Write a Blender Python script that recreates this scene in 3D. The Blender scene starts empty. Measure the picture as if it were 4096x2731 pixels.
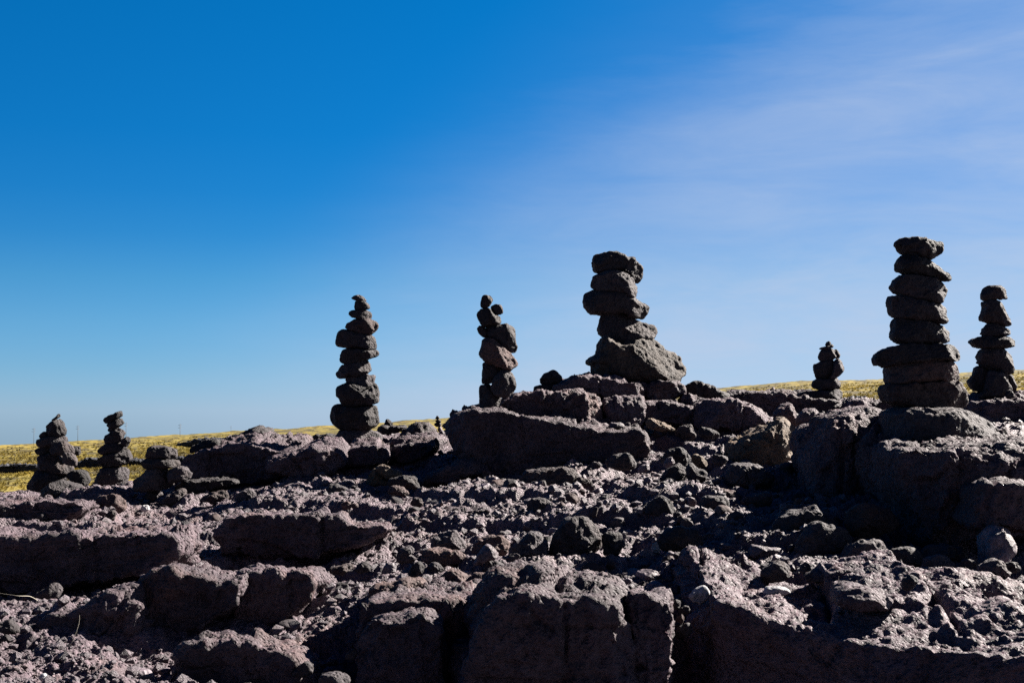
import bpy, math, random
import numpy as np
from mathutils import Vector
C = bpy.context.scene.collection
random.seed(7)
# ------------------------------------------------------------------ camera model
W, H = 4096.0, 2731.0
F = 4096.0 * 50 / 36            # 50 mm lens on a 36 mm sensor
HORIZON = 1640.0                # eye level in the photograph
CAMZ = 1.6
TH = math.atan((HORIZON - H / 2) / F)
ct, st = math.cos(TH), math.sin(TH)
def P(px, py, Y):
    """a point of the place seen at pixel (px, py) and Y metres ahead"""
    u = (px - W / 2) / F; v = (H / 2 - py) / F
    t = Y / (ct - v * st)
    return np.array([u * t, Y, CAMZ + t * (st + v * ct)])
CROPS = {'a': (0, 1600, 2.94), 'b': (700, 1600, 2.94), 'd': (1200, 1150, 2.24), 'e': (1800, 1150, 2.24),
         'g': (2200, 980, 2.6133), 'h': (3100, 1300, 4.48), 'i': (3350, 930, 1.7428), 'j': (3750, 1100, 2.6133),
         'B1': (0, 1900, 1.887), 'B2': (1000, 1900, 1.887), 'B3': (2000, 1900, 1.887), 'B4': (2996, 1900, 1.887),
         'M5': (1300, 1500, 2.24), 'M6': (2100, 1450, 2.24), 'M7': (3096, 1500, 2.24), 's': (0, 0, 1.0)}
def src(crop, pts):
    x0, y0, k = CROPS[crop]
    return [(x0 + x / k, y0 + y / k) for x, y in pts]
# ------------------------------------------------------------------ noise
def _hash(ix, iy, iz, seed):
    h = (ix.astype(np.uint32) * np.uint32(374761393) + iy.astype(np.uint32) * np.uint32(668265263)
         + iz.astype(np.uint32) * np.uint32(2147483647) + np.uint32((seed * 974711 + 12345) & 0xffffffff))
    h ^= h >> np.uint32(13); h *= np.uint32(1274126177); h ^= h >> np.uint32(16)
    h *= np.uint32(2246822519); h ^= h >> np.uint32(15)
    return h
def _rnd(ix, iy, iz, seed):
    return _hash(ix, iy, iz, seed).astype(np.float32) * np.float32(1 / 4294967296.0)
def vnoise(p, seed=0):
    """smooth 3-D value noise in -1..1 on an (N, 3) array"""
    p = p.astype(np.float64) + 1000.0
    i = np.floor(p).astype(np.int64); f = (p - i).astype(np.float32)
    f = f * f * f * (f * (f * 6 - 15) + 10)
    r = 0
    for dx in (0, 1):
        wx = f[:, 0] if dx else 1 - f[:, 0]
        for dy in (0, 1):
            wy = f[:, 1] if dy else 1 - f[:, 1]
            for dz in (0, 1):
                wz = f[:, 2] if dz else 1 - f[:, 2]
                r = r + wx * wy * wz * _rnd(i[:, 0] + dx, i[:, 1] + dy, i[:, 2] + dz, seed)
    return r * 2 - 1
_R = np.linalg.qr(np.random.RandomState(3).randn(3, 3))[0]
def fbm(p, octaves=4, seed=0, gain=0.5):
    r = 0; a = 1.0; q = p
    for k in range(octaves):
        r = r + a * vnoise(q, seed + k * 17); a *= gain; q = (q @ _R) * 2.03 + 11.3
    return r
def worley(p, seed=0, flat=False):
    """distance to the nearest of one jittered point per cell"""
    p = p + 1000.0
    i = np.floor(p).astype(np.int64); f = (p - i).astype(np.float32)
    best = np.full(len(p), 9.0, np.float32)
    for dx in (-1, 0, 1):
        for dy in (-1, 0, 1):
            for dz in ((0,) if flat else (-1, 0, 1)):
                cx, cy, cz = i[:, 0] + dx, i[:, 1] + dy, i[:, 2] + dz
                ex = dx + _rnd(cx, cy, cz, seed) - f[:, 0]
                ey = dy + _rnd(cx, cy, cz, seed + 5) - f[:, 1]
                d = ex * ex + ey * ey
                if not flat:
                    ez = dz + _rnd(cx, cy, cz, seed + 9) - f[:, 2]; d = d + ez * ez
                best = np.minimum(best, d)
    return np.sqrt(best)
def facet_noise(p, seed=0):
    """broken planes: each jittered cell tilts its own way; returns height in cell units"""
    p = p + 1000.0
    i = np.floor(p).astype(np.int64); f = (p - i).astype(np.float32)
    best = np.full(len(p), 9.0, np.float32); h = np.zeros(len(p), np.float32)
    for dx in (-1, 0, 1):
        for dy in (-1, 0, 1):
            for dz in (-1, 0, 1):
                cx, cy, cz = i[:, 0] + dx, i[:, 1] + dy, i[:, 2] + dz
                ex = f[:, 0] - dx - _rnd(cx, cy, cz, seed); ey = f[:, 1] - dy - _rnd(cx, cy, cz, seed + 5); ez = f[:, 2] - dz - _rnd(cx, cy, cz, seed + 9)
                d = ex * ex + ey * ey + ez * ez; m = d < best
                g = (_rnd(cx, cy, cz, seed + 21) - .5) * ex + (_rnd(cx, cy, cz, seed + 22) - .5) * ey + (_rnd(cx, cy, cz, seed + 23) - .5) * ez + .22 * (_rnd(cx, cy, cz, seed + 24) - .6)
                best = np.where(m, d, best); h = np.where(m, g, h)
    return h
# ------------------------------------------------------------------ mesh helpers
def mesh_from(name, verts, quads=None, tris=None, smooth=True):
    me = bpy.data.meshes.new(name)
    verts = np.asarray(verts, np.float32)
    nq = 0 if quads is None else len(quads); nt = 0 if tris is None else len(tris)
    me.vertices.add(len(verts)); me.vertices.foreach_set('co', verts.ravel())
    me.loops.add(nq * 4 + nt * 3); me.polygons.add(nq + nt)
    li = []
    if nq: li.append(np.asarray(quads, np.int32).ravel())
    if nt: li.append(np.asarray(tris, np.int32).ravel())
    me.loops.foreach_set('vertex_index', np.concatenate(li))
    ls = np.concatenate([np.arange(nq) * 4, nq * 4 + np.arange(nt) * 3]).astype(np.int32)
    me.polygons.foreach_set('loop_start', ls)
    me.polygons.foreach_set('use_smooth', np.full(nq + nt, smooth, bool))
    me.update(calc_edges=True); me.validate()
    return me
def link(name, me, mat, loc=(0, 0, 0), parent=None):
    o = bpy.data.objects.new(name, me); C.objects.link(o); o.location = loc
    if mat and not me.materials: me.materials.append(mat)
    if parent: o.parent = parent
    return o
def tag(o, label=None, cat=None, group=None, kind=None):
    if label: o['label'] = label
    if cat: o['category'] = cat
    if group: o['group'] = group
    if kind: o['kind'] = kind
    return o
def grid_quads(nr, nc, wrap=False):
    r = np.arange(nr - 1)[:, None]; c = np.arange(nc if wrap else nc - 1)[None, :]
    c2 = (c + 1) % nc
    return np.stack([r * nc + c, r * nc + c2, (r + 1) * nc + c2, (r + 1) * nc + c], -1).reshape(-1, 4)
# ------------------------------------------------------------------ materials
def nodes_of(name):
    m = bpy.data.materials.new(name); m.use_nodes = True
    nt = m.node_tree; nt.nodes.clear()
    out = nt.nodes.new('ShaderNodeOutputMaterial'); b = nt.nodes.new('ShaderNodeBsdfPrincipled')
    nt.links.new(b.outputs[0], out.inputs[0])
    return m, nt, b
def N(nt, typ, **kw):
    n = nt.nodes.new(typ)
    for k, v in kw.items():
        if k.startswith('_'): setattr(n, k[1:], v)
        else: n.inputs[k.replace('_', ' ')].default_value = v
    return n
ALB = .75
def rock_mat(name, c1, c2, c3, speck=0.0, bump=0.006, rough=0.8, spec=0.35, coarse=1.0, vary=0.35):
    """vesicular lava: two mottled tones, patches of a third, pits and grain as bump"""
    c1, c2, c3 = [tuple(ALB * x for x in c) for c in (c1, c2, c3)]
    m, nt, b = nodes_of(name); L = nt.links.new
    tc = N(nt, 'ShaderNodeTexCoord'); oi = N(nt, 'ShaderNodeObjectInfo')
    off = N(nt, 'ShaderNodeVectorMath', _operation='SCALE'); L(oi.outputs['Location'], off.inputs[0]); off.inputs['Scale'].default_value = 1.7
    add = N(nt, 'ShaderNodeVectorMath', _operation='ADD'); L(tc.outputs['Object'], add.inputs[0]); L(off.outputs[0], add.inputs[1])
    v = add.outputs[0]
    n1 = N(nt, 'ShaderNodeTexNoise', Scale=4.0 * coarse, Detail=8.0, Roughness=0.62); L(v, n1.inputs['Vector'])
    n2 = N(nt, 'ShaderNodeTexNoise', Scale=45.0 * coarse, Detail=6.0, Roughness=0.75); L(v, n2.inputs['Vector'])
    n3 = N(nt, 'ShaderNodeTexNoise', Scale=2.1 * coarse, Detail=10.0, Roughness=0.7); L(v, n3.inputs['Vector'])
    vo = N(nt, 'ShaderNodeTexVoronoi', Scale=85.0 * coarse); L(v, vo.inputs['Vector'])
    r1 = N(nt, 'ShaderNodeMapRange'); L(n1.outputs['Fac'], r1.inputs[0]); r1.inputs[1].default_value = .38; r1.inputs[2].default_value = .62
    mx = N(nt, 'ShaderNodeMix', _data_type='RGBA'); L(r1.outputs[0], mx.inputs[0])
    mx.inputs[6].default_value = (*c1, 1); mx.inputs[7].default_value = (*c2, 1)
    r3 = N(nt, 'ShaderNodeMapRange'); L(n3.outputs['Fac'], r3.inputs[0]); r3.inputs[1].default_value = .54; r3.inputs[2].default_value = .68; r3.inputs[4].default_value = .75
    mx2 = N(nt, 'ShaderNodeMix', _data_type='RGBA'); L(r3.outputs[0], mx2.inputs[0]); L(mx.outputs[2], mx2.inputs[6]); mx2.inputs[7].default_value = (*c3, 1)
    # fine mottling and a tone of its own for each stone
    r2 = N(nt, 'ShaderNodeMapRange'); L(n2.outputs['Fac'], r2.inputs[0]); r2.inputs[1].default_value = .3; r2.inputs[2].default_value = .7; r2.inputs[3].default_value = .55; r2.inputs[4].default_value = 1.5
    ro = N(nt, 'ShaderNodeMapRange'); L(oi.outputs['Random'], ro.inputs[0]); ro.inputs[3].default_value = 1 - vary; ro.inputs[4].default_value = 1 + vary
    mu = N(nt, 'ShaderNodeMath', _operation='MULTIPLY'); L(r2.outputs[0], mu.inputs[0]); L(ro.outputs[0], mu.inputs[1])
    sc = N(nt, 'ShaderNodeVectorMath', _operation='SCALE'); L(mx2.outputs[2], sc.inputs[0]); L(mu.outputs[0], sc.inputs['Scale'])
    col = sc.outputs[0]
    if speck:
        n4 = N(nt, 'ShaderNodeTexNoise', Scale=7.0 * coarse, Detail=12.0, Roughness=0.8); L(v, n4.inputs['Vector'])
        r4 = N(nt, 'ShaderNodeMapRange'); L(n4.outputs['Fac'], r4.inputs[0]); r4.inputs[1].default_value = .58; r4.inputs[2].default_value = .66; r4.inputs[4].default_value = speck
        m4 = N(nt, 'ShaderNodeMix', _data_type='RGBA'); L(r4.outputs[0], m4.inputs[0]); L(col, m4.inputs[6]); m4.inputs[7].default_value = (.150, .128, .138, 1)
        col = m4.outputs[2]
    L(col, b.inputs['Base Color'])
    b.inputs['Roughness'].default_value = rough; b.inputs['Specular IOR Level'].default_value = spec
    # bump: grain + pits
    rv = N(nt, 'ShaderNodeMapRange'); L(vo.outputs['Distance'], rv.inputs[0]); rv.inputs[1].default_value = .1; rv.inputs[2].default_value = .5
    ad = N(nt, 'ShaderNodeMath', _operation='MULTIPLY_ADD'); L(n2.outputs['Fac'], ad.inputs[0]); ad.inputs[1].default_value = 1.6; L(rv.outputs[0], ad.inputs[2])
    bu = N(nt, 'ShaderNodeBump', Strength=0.9, Distance=bump); L(ad.outputs[0], bu.inputs['Height']); L(bu.outputs[0], b.inputs['Normal'])
    return m
LAVA = rock_mat('lava_rock', (.017, .0125, .0145), (.030, .022, .025), (.044, .027, .023), speck=0.25, vary=.45)
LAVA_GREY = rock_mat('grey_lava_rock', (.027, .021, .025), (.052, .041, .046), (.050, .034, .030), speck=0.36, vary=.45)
LAVA_RED = rock_mat('reddish_lava_rock', (.042, .024, .024), (.072, .041, .037), (.05, .034, .034), vary=.4)
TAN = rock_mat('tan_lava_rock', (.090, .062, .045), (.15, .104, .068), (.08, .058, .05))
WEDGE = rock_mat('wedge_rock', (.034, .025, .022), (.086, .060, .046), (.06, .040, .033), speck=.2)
PALE = rock_mat('pale_stone', (.22, .22, .24), (.31, .30, .31), (.20, .18, .17), bump=.002, vary=.15)
LEDGE = rock_mat('ledge_rock', (.050, .033, .042), (.104, .071, .085), (.120, .062, .054), speck=0.35, bump=.010, vary=.2, spec=.32, rough=.72)
GROUND = rock_mat('cinder_ground', (.074, .048, .061), (.142, .098, .118), (.136, .074, .068), speck=.32, bump=.011, vary=0.0, spec=.38, rough=.66)
GRAVEL = rock_mat('gravel_stone', (.062, .045, .056), (.165, .128, .152), (.135, .078, .074), bump=.003, vary=0.3, coarse=3.0, spec=.42, rough=.62)
SKY_STRENGTH = .05
EXPOSURE = 2.25
_K = .76
RAMP = [(z, tuple(_K * q for q in c)) for z, c in [(0, (.25, .38, .66)), (.03, (.20, .37, .60)), (.06, (.165, .37, .575)), (.09, (.115, .355, .55)), (.12, (.058, .32, .55)), (.15, (.030, .31, .56)), (.19, (.014, .315, .575)), (.28, (.006, .345, .61)), (.5, (.02, .17, .40)), (1, (.03, .10, .24))]]
CLOUD = (2.2, 2.58, 3.32)
# ------------------------------------------------------------------ rocky ground (height field in the world, control heights read off the photo)
COLS = [-3000, -800, 0, 700, 1400, 1800, 2048, 2700, 3400, 4096, 5000, 7200]
ROWS = [2.2, 3.0, 3.4, 3.9, 4.2, 4.5, 5.0, 6.0, 7.0, 8.0, 9.0]
TAB = {  # px column -> image row at which the ground is seen at each distance
    0:    [3900, 2950, 2720, 2560, 2470, 2390, 2275, 2120, 2035, 1990, 1985],
    700:  [3900, 2950, 2760, 2600, 2480, 2390, 2285, 2115, 2010, 1945, 1925],
    1400: [4000, 3100, 2900, 2700, 2470, 2360, 2240, 2045, 1920, 1835, 1775],
    1800: [4100, 3300, 3100, 2800, 2440, 2340, 2210, 2015, 1890, 1800, 1740],
    2048: [4200, 3400, 3200, 2850, 2430, 2330, 2200, 2000, 1870, 1775, 1715],
    2700: [4200, 3400, 3200, 2850, 2400, 2290, 2150, 1940, 1805, 1705, 1640],
    3400: [4200, 3400, 3150, 2800, 2370, 2250, 2110, 1905, 1760, 1655, 1605],
    4096: [4200, 3400, 3150, 2800, 2360, 2240, 2100, 1900, 1755, 1650, 1605]}
TAB[-800] = TAB[0]; TAB[-3000] = TAB[0]; TAB[5000] = TAB[4096]; TAB[7200] = TAB[4096]
UC = np.array([(c - W / 2) / F for c in COLS])
ZT = np.array([[P(c, y, Y)[2] for y, Y in zip(TAB[c], ROWS)] for c in COLS])
PYT = np.array([TAB[c] for c in COLS], float)
EXTR_Y = [-30, -3, 0.5] + ROWS + [10.0, 11.5, 14, 20, 32, 60]
_z9 = ZT[:, -1]
zl = [np.full(len(COLS), -.1), np.full(len(COLS), -.05), np.full(len(COLS), 0.0)] + [ZT[:, k] for k in range(len(ROWS))] \
     + [_z9 - .10, _z9 - .35, _z9 - .85, _z9 - 1.9, _z9 * 0 - 1.6, _z9 * 0 - 6.5]
ZE = np.stack(zl, 1); EY = np.array(EXTR_Y)
def _cr(x, xs):
    """monotone-ish cubic weights: index and smooth fraction"""
    k = np.clip(np.searchsorted(xs, x) - 1, 0, len(xs) - 2)
    return k, np.clip((x - xs[k]) / (xs[k + 1] - xs[k]), 0, 1)
def pchip_rows(vals, xs, x):
    """cubic Hermite along the last axis of vals (M, K) at x (M,)"""
    h = np.diff(xs); d = np.diff(vals, axis=1) / h
    m = np.zeros_like(vals); m[:, 1:-1] = np.where(d[:, 1:] * d[:, :-1] > 0, 2 * d[:, 1:] * d[:, :-1] / (d[:, 1:] + d[:, :-1] + 1e-12), 0)
    m[:, 0] = d[:, 0]; m[:, -1] = d[:, -1]
    k, t = _cr(x, xs); r = np.arange(len(x)); hh = h[k]
    t2 = t * t; t3 = t2 * t
    return ((2*t3-3*t2+1) * vals[r, k] + (t3-2*t2+t) * hh * m[r, k] + (-2*t3+3*t2) * vals[r, k+1] + (t3-t2) * hh * m[r, k+1])
_UD = np.linspace(UC[0], UC[-1], 600)
_YD = np.concatenate([np.linspace(-30, 2, 60), np.linspace(2.05, 11.5, 900), np.linspace(11.6, 60, 160)])
_tmp = np.stack([pchip_rows(ZE, EY, np.full(len(COLS), y)) for y in _YD], 1)            # (cols, YD)
_dense = np.stack([pchip_rows(_tmp.T.copy(), UC, np.full(len(_YD), u)) for u in _UD], 0)   # (UD, YD)
def base_z(X, Y):
    u = np.where(Y > 1.5, X / np.maximum(Y, 1.5) * ct, X / 1.5)
    u = np.clip(u, _UD[0], _UD[-1])
    fu = (u - _UD[0]) / (_UD[1] - _UD[0]); iu = np.clip(fu.astype(int), 0, len(_UD) - 2); fu = fu - iu
    iy, fy = _cr(Y, _YD)
    return ((1-fu)*(1-fy)*_dense[iu, iy] + fu*(1-fy)*_dense[iu+1, iy] + (1-fu)*fy*_dense[iu, iy+1] + fu*fy*_dense[iu+1, iy+1])
def sstep(a, b, x):
    t = np.clip((x - a) / (b - a), 0, 1); return t * t * (3 - 2 * t)
def dome(w, r):
    return np.sqrt(np.clip(r * r - w * w, 0, None)) - .25
def ground_z(X, Y, fine=True):
    z = base_z(X, Y)
    p = np.stack([X, Y, np.zeros_like(X)], 1)
    fade = sstep(1.0, 3.2, Y) * (1 - sstep(10, 14, Y)) + .05
    z = z + fade * (0.045 * fbm(p * 1.9, 3, 31) + .02 * fbm(p * 5.3, 3, 77))
    # broken shelves: terraces a few centimetres high, tilted a little
    t = (z * 1.0 + .03 * fbm(p * 2.7, 2, 5)) / .075
    k = np.floor(t); f = t - k
    z = z + fade * .6 * .075 * (sstep(.55, .95, f) - f)
    if fine:
        near = 1 - sstep(9.5, 12, Y)
        rub = sstep(-.25, .45, vnoise(p * 1.3, 91)) * .75 + .25
        w1 = worley(p / .085, 3, True); w2 = worley(p / .034, 13, True); w3 = worley(p / .016, 23, True)
        z = z + near * (.030 * rub * dome(w1, .55) + .016 * dome(w2, .58) + .007 * dome(w3, .6)
                        + .006 * fbm(p * 24, 3, 41))
    return z
def hit_Y(px, py):
    """how far away the bare ground is seen at a pixel"""
    col = np.array([np.interp(px, COLS, PYT[:, k]) for k in range(len(ROWS))])
    return float(np.interp(-py, -col, ROWS))
def build_ground():
    yr = [-30, -12, -5, -2, 0, 1, 1.8, 2.2, 2.5]
    y = 2.7
    while y < 9.8:
        yr.append(y); y += .0052 + .00075 * (y - 2.7)
    while y < 60:
        yr.append(y); y *= 1.012
    yr = np.array(yr)
    uc = np.concatenate([np.linspace(-1.4, -.40, 60)[:-1], np.linspace(-.40, .40, 1000), np.linspace(.40, 1.4, 60)[1:]])
    sp = np.where(yr > 1.5, yr / ct, 1.5 + np.maximum(0, 1.5 - yr) * .8)
    X = uc[None, :] * sp[:, None]; Y = np.repeat(yr[:, None], len(uc), 1)
    z = ground_z(X.ravel(), Y.ravel())
    v = np.stack([X.ravel(), Y.ravel(), z], 1)
    me = mesh_from('rocky_ground', v, grid_quads(len(yr), len(uc)))
    return tag(link('rocky_ground', me, GROUND), kind='structure')
# ------------------------------------------------------------------ rocks
def chaikin(p, it=1, k=.15):
    p = np.asarray(p, float)
    for _ in range(it):
        q = np.roll(p, -1, 0)
        p = np.stack([p * (1 - k) + q * k, p * k + q * (1 - k)], 1).reshape(-1, p.shape[1])
    return p
def resample(p, n):
    q = np.vstack([p, p[:1]]); d = np.r_[0, np.cumsum(np.linalg.norm(np.diff(q, axis=0), axis=1))]
    s = np.linspace(0, d[-1], n, endpoint=False)
    return np.stack([np.interp(s, d, q[:, k]) for k in range(p.shape[1])], 1)
def grid_normals(V):
    """outward-ish normals of a (rings, M, 3) grid, closed around"""
    a = np.roll(V, -1, 1) - np.roll(V, 1, 1); b = np.gradient(V, axis=0)
    n = np.cross(a, b); l = np.linalg.norm(n, axis=2, keepdims=True)
    return n / np.maximum(l, 1e-9)
def rock_mesh(name, pts, Y, depth=None, n=3.0, facets=(), seed=0, res=.008, yaw=0., back=None, rise=0., lump=1.0, rough=1.0, pits=1.0, rnd_facets=4, smooth_it=1, front=None, nf_=None, joints=0., crag=0.):
    """a solid rock whose widest section is the traced outline, set at its own distance:
    rounded front and back, flattened facets, then lumps, grain and gas pits as real relief"""
    rs = np.random.RandomState(seed + 11)
    pcx = np.mean([p[0] for p in pts])
    out = np.array([P(px, py, Y + yaw * (px - pcx) * Y / F) for px, py in pts])
    out = chaikin(out, smooth_it)
    # orientation: make outline run so that the outside is outside
    x, z = out[:, 0], out[:, 2]
    area = .5 * np.sum(x * np.roll(z, -1) - np.roll(x, -1) * z)
    if area < 0: out = out[::-1]
    w = np.ptp(out[:, 0]); h = np.ptp(out[:, 2]); size = math.sqrt(w * h)
    per = np.sum(np.linalg.norm(out - np.roll(out, 1, 0), axis=1))
    M = int(np.clip(per / res, 40, 900)); out = resample(out, M)
    cen = out.mean(0)
    if depth is None: depth = float(np.clip(.78 * w, .85 * h, 1.6 * h + .1))
    df = depth / 2 if front is None else front
    db = depth - df
    r = .5 * size
    a = np.linspace(0, np.pi / 2, 500)
    def prof(dd, rr, n):
        t = np.sin(a) ** (2 / n) * dd; s = np.cos(a) ** (2 / n)
        L = np.r_[0, np.cumsum(np.hypot(np.diff(t), np.diff(s) * rr))]
        return t, s, L
    tf, sf, Lf = prof(df, r, nf_ or n); tb, sb, Lb = prof(db, r, n)
    nf = int(np.clip(Lf[-1] / res, 10, 320)); nb = int(np.clip(Lb[-1] / (res * (2.2 if db <= depth * .55 else 1.2)), 8, 260))
    qf = np.linspace(Lf[-1], 0, nf, endpoint=False); qb = np.linspace(0, Lb[-1], nb)
    t = np.r_[-np.interp(qf, Lf, tf), np.interp(qb, Lb, tb)]
    s = np.r_[np.interp(qf, Lf, sf), np.interp(qb, Lb, sb)]
    s = np.maximum(s, .004)
    V = cen[None, None, :] + (out - cen)[None, :, :] * s[:, None, None]
    V[:, :, 1] += t[:, None]
    V[:, :, 2] += (rise * np.maximum(t, 0))[:, None]
    # facets
    wf = sstep(.0, .42, -t / df)[:, None] * np.ones(M)[None, :]
    pl = list(facets); isil = int(np.argmin(np.abs(t)))
    for k in range(rnd_facets):
        v = np.array([rs.uniform(-.9, .9), -rs.uniform(.35, 1.), rs.uniform(-.55, .9)]); pl.append((*v, rs.uniform(.76, .95)))
    for nx, ny, nz, fr in pl:
        nn = np.array([nx, ny, nz], float); nn /= np.linalg.norm(nn)
        d = (V - cen) @ nn; over = np.maximum(d - max(fr * d.max(), .93 * d[isil].max()), 0)
        V -= nn * (over * .94 * wf)[:, :, None]
    nrm = grid_normals(V)
    if np.sum((V - cen) * nrm) < 0: nrm = -nrm
    q = V.reshape(-1, 3) + rs.uniform(-50, 50, 3)
    lo = .05 * size * fbm(q / (.55 * size), 2, seed) + .022 * size * fbm(q / (.19 * size), 3, seed + 3)
    ft = sstep(.02, .3, np.abs(t) / depth)[:, None] * np.ones(M)[None, :]
    d = lump * np.clip(lo, -.08 * size, .05 * size) * (.45 + .55 * ft.ravel())
    if crag:
        c_ = float(np.clip(.42 * size, .03, .22))
        cq = q + .18 * c_ * np.stack([vnoise(q / (.6 * c_), 71), vnoise(q / (.6 * c_), 72), vnoise(q / (.6 * c_), 73)], 1)
        d = d + crag * (c_ * facet_noise(cq / c_, 74 + seed) + .45 * c_ * facet_noise(cq / (.42 * c_), 75) + .2 * c_ * facet_noise(cq / (.18 * c_), 76)) * (.2 + .8 * ft.ravel())
    if joints:
        # upright joints and broken plates on the face
        jx = (q[:, 0] + .12 * vnoise(q * 2.2, 12)) / .30; jz = (q[:, 2] + .10 * vnoise(q * 2.7, 19)) / .24
        c0 = np.floor(jx).astype(np.int64); c1 = np.floor(jz + .5 * (c0 % 2)).astype(np.int64)
        ex = np.abs(jx - c0 - .5) * 2
        ez = np.abs(jz + .5 * (c0 % 2) - c1 - .5) * 2
        d = d + joints * (.06 * (_rnd(c0, c1, c0 * 0, seed) - .5) - .035 * sstep(.90, 1.0, ex) - .018 * sstep(.93, 1.0, ez)) * ft.ravel()
    g = min(1.0, size / .16 + .25)
    d = d + rough * g * (.006 * fbm(q / .045, 4, 55) + .004 * vnoise(q / .10, 58))
    wv = worley(q / .030, 66); big = vnoise(q / .21, 8)
    d = d - pits * g * (.010 * np.clip(.52 - wv, 0, 1) / .52 * sstep(-.5, .5, big) - .0015)
    wv = worley(q / .014, 67)
    d = d - pits * g * (.0045 * np.clip(.5 - wv, 0, 1) / .5 - .001)
    pole = np.minimum(1, s * 4)[:, None]
    V = V + nrm * (d.reshape(V.shape[:2]) * pole)[:, :, None]
    R, M2 = V.shape[:2]
    org = np.array([cen[0], Y + yaw * 0, V[:, :, 2].min()])
    # two end caps
    verts = np.vstack([V.reshape(-1, 3), V[0].mean(0), V[-1].mean(0)]) - org
    quads = grid_quads(R, M2, True)
    k = np.arange(M2); k2 = (k + 1) % M2
    tris = np.vstack([np.stack([np.full(M2, R * M2), k2, k], 1), np.stack([np.full(M2, R * M2 + 1), (R-1)*M2 + k, (R-1)*M2 + k2], 1)])
    return mesh_from(name, verts, quads, tris), org
SEED = [0]
def rock(name, crop, pts, label, mat=None, Y=None, cat='rock', group=None, kind=None, sink=.3, **kw):
    SEED[0] += 1
    p = src(crop, pts)
    if Y is None:
        bx, by = max(p, key=lambda q: q[1])
        ys = max(q[1] for q in p)
        w = (max(q[0] for q in p) - min(q[0] for q in p))
        Y0 = hit_Y(np.mean([q[0] for q in p]), ys)
        dep = kw.get('depth') or np.clip(.7 * w * Y0 / F, .03, .6)
        Y = Y0 + sink * dep
    me, org = rock_mesh(name, p, Y, seed=SEED[0], **kw)
    o = link(name, me, mat or LAVA, org)
    return tag(o, label, cat, group, kind)
# ------------------------------------------------------------------ ledges and boulders of the outcrop, traced one by one
RL = (.8, -.42, .42, .70)          # right shoulder bevel added to most stones, shaped to catch the sun
ground = build_ground()
LK = dict(n=5.5, res=.009, rnd_facets=2, lump=.55, rough=1.7, pits=1.5)
def ledge(crop, pts, label, Y, depth=.8, front=.12, mat=None, cat='rock ledge', name='rock_ledge', **kw):
    k = dict(LK); k.update(kw)
    k.setdefault('crag', .4 if name == 'rock_ledge' else .28); k['lump'] = k['lump'] * .7
    if name == 'rock_ledge':
        k.setdefault('nf_', 22); k.setdefault('joints', 1.0); k['rnd_facets'] = min(k['rnd_facets'], 1); front *= .7
    else:
        k.setdefault('nf_', k['n'] * 2.2 if k['n'] > 3.2 else k['n'] * 1.2); k.setdefault('joints', .35 if k['n'] > 3.2 else 0)
    return rock(name, crop, pts, label, mat or LEDGE, Y=Y, cat=cat, depth=depth, front=front, **k)
ledge('s', [(2848,2398),(2933,2405),(2990,2440),(3060,2475),(3123,2476),(3203,2492),(3261,2530),(3446,2565),(3632,2562),(3791,2592),(4045,2594),(4300,2600),(4300,3000),(2840,3000),(2842,2650)],
      'broad ledge right of the crevice, sunlit pitted top over a dark upright face', 3.6, .95, yaw=-.6, rise=.13, crag=.2, n=7, res=.0075, lump=.5, mat=GROUND)
ledge('s', [(1835,2900),(1853,2731),(1869,2663),(1901,2610),(1911,2562),(1933,2509),(1980,2425),(2007,2385),(2095,2366),(2175,2350),(2238,2372),(2297,2377),(2397,2390),(2488,2405),(2505,2450),(2516,2509),(2530,2600),(2535,2900)],
      'big dark pitted block beside the narrow upright slab, its left edge sloping outward', 3.55, .6, rise=.0, n=6, facets=[(.9,-.5,.3,.86)], res=.0072)
ledge('s', [(2519,2366),(2570,2370),(2631,2380),(2673,2414),(2677,2483),(2672,2589),(2675,2731),(2675,2950),(2500,2950),(2506,2600),(2512,2420)],
      'narrow upright slab between the big pitted block and the dark crevice', 3.6, .5, rise=.0, n=6, res=.0075)
ledge('s', [(1440,2731),(1435,2562),(1450,2456),(1461,2400),(1500,2385),(1556,2392),(1715,2388),(1795,2390),(1901,2374),(1985,2366),(2000,2500),(1990,2900),(1430,2900)],
      'dark ledge left of the big pitted block, under a reddish knob', 3.92, .55, rise=.0, n=6)
ledge('s', [(1440,2900),(1436,2620),(1460,2520),(1498,2478),(1583,2462),(1673,2446),(1705,2440),(1768,2483),(1784,2589),(1784,2900)],
      'lower step of the ledge under the reddish knob, gravelly sunlit lip', 3.72, .35, rise=.0, n=4.5)
ledge('s', [(572,2573),(574,2430),(578,2330),(609,2290),(694,2270),(795,2287),(901,2303),(954,2315),(985,2295),(991,2377),(927,2425),(850,2480),(790,2540),(780,2640),(770,2850),(530,2850)],
      'tall dark block with a vertical left edge, behind the gravel topped low ledge', 4.22, .45, rise=-.12, crag=.26, joints=.45, n=6)
ledge('s', [(60,2790),(100,2640),(150,2520),(225,2455),(330,2430),(371,2408),(450,2372),(503,2350),(574,2330),(576,2573),(560,2731),(560,2900),(60,2900)],
      'dark slanting ledge face whose lit rim rises to the tall dark block', 4.12, .4, rise=-.2, crag=.26, joints=.45, n=5, lump=1.1)
ledge('s', [(-420,2150),(-200,2130),(0,2135),(69,2149),(127,2154),(212,2149),(339,2135),(413,2144),(477,2130),(583,2128),(689,2138),(742,2150),(735,2200),(662,2268),(530,2295),(318,2325),(212,2355),(0,2390),(-420,2420)],
      'long shaded ledge face below the gravel shelf of the leftmost cairns', 4.8, .5, rise=-.1, crag=.32, n=5, lump=1.1)
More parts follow.
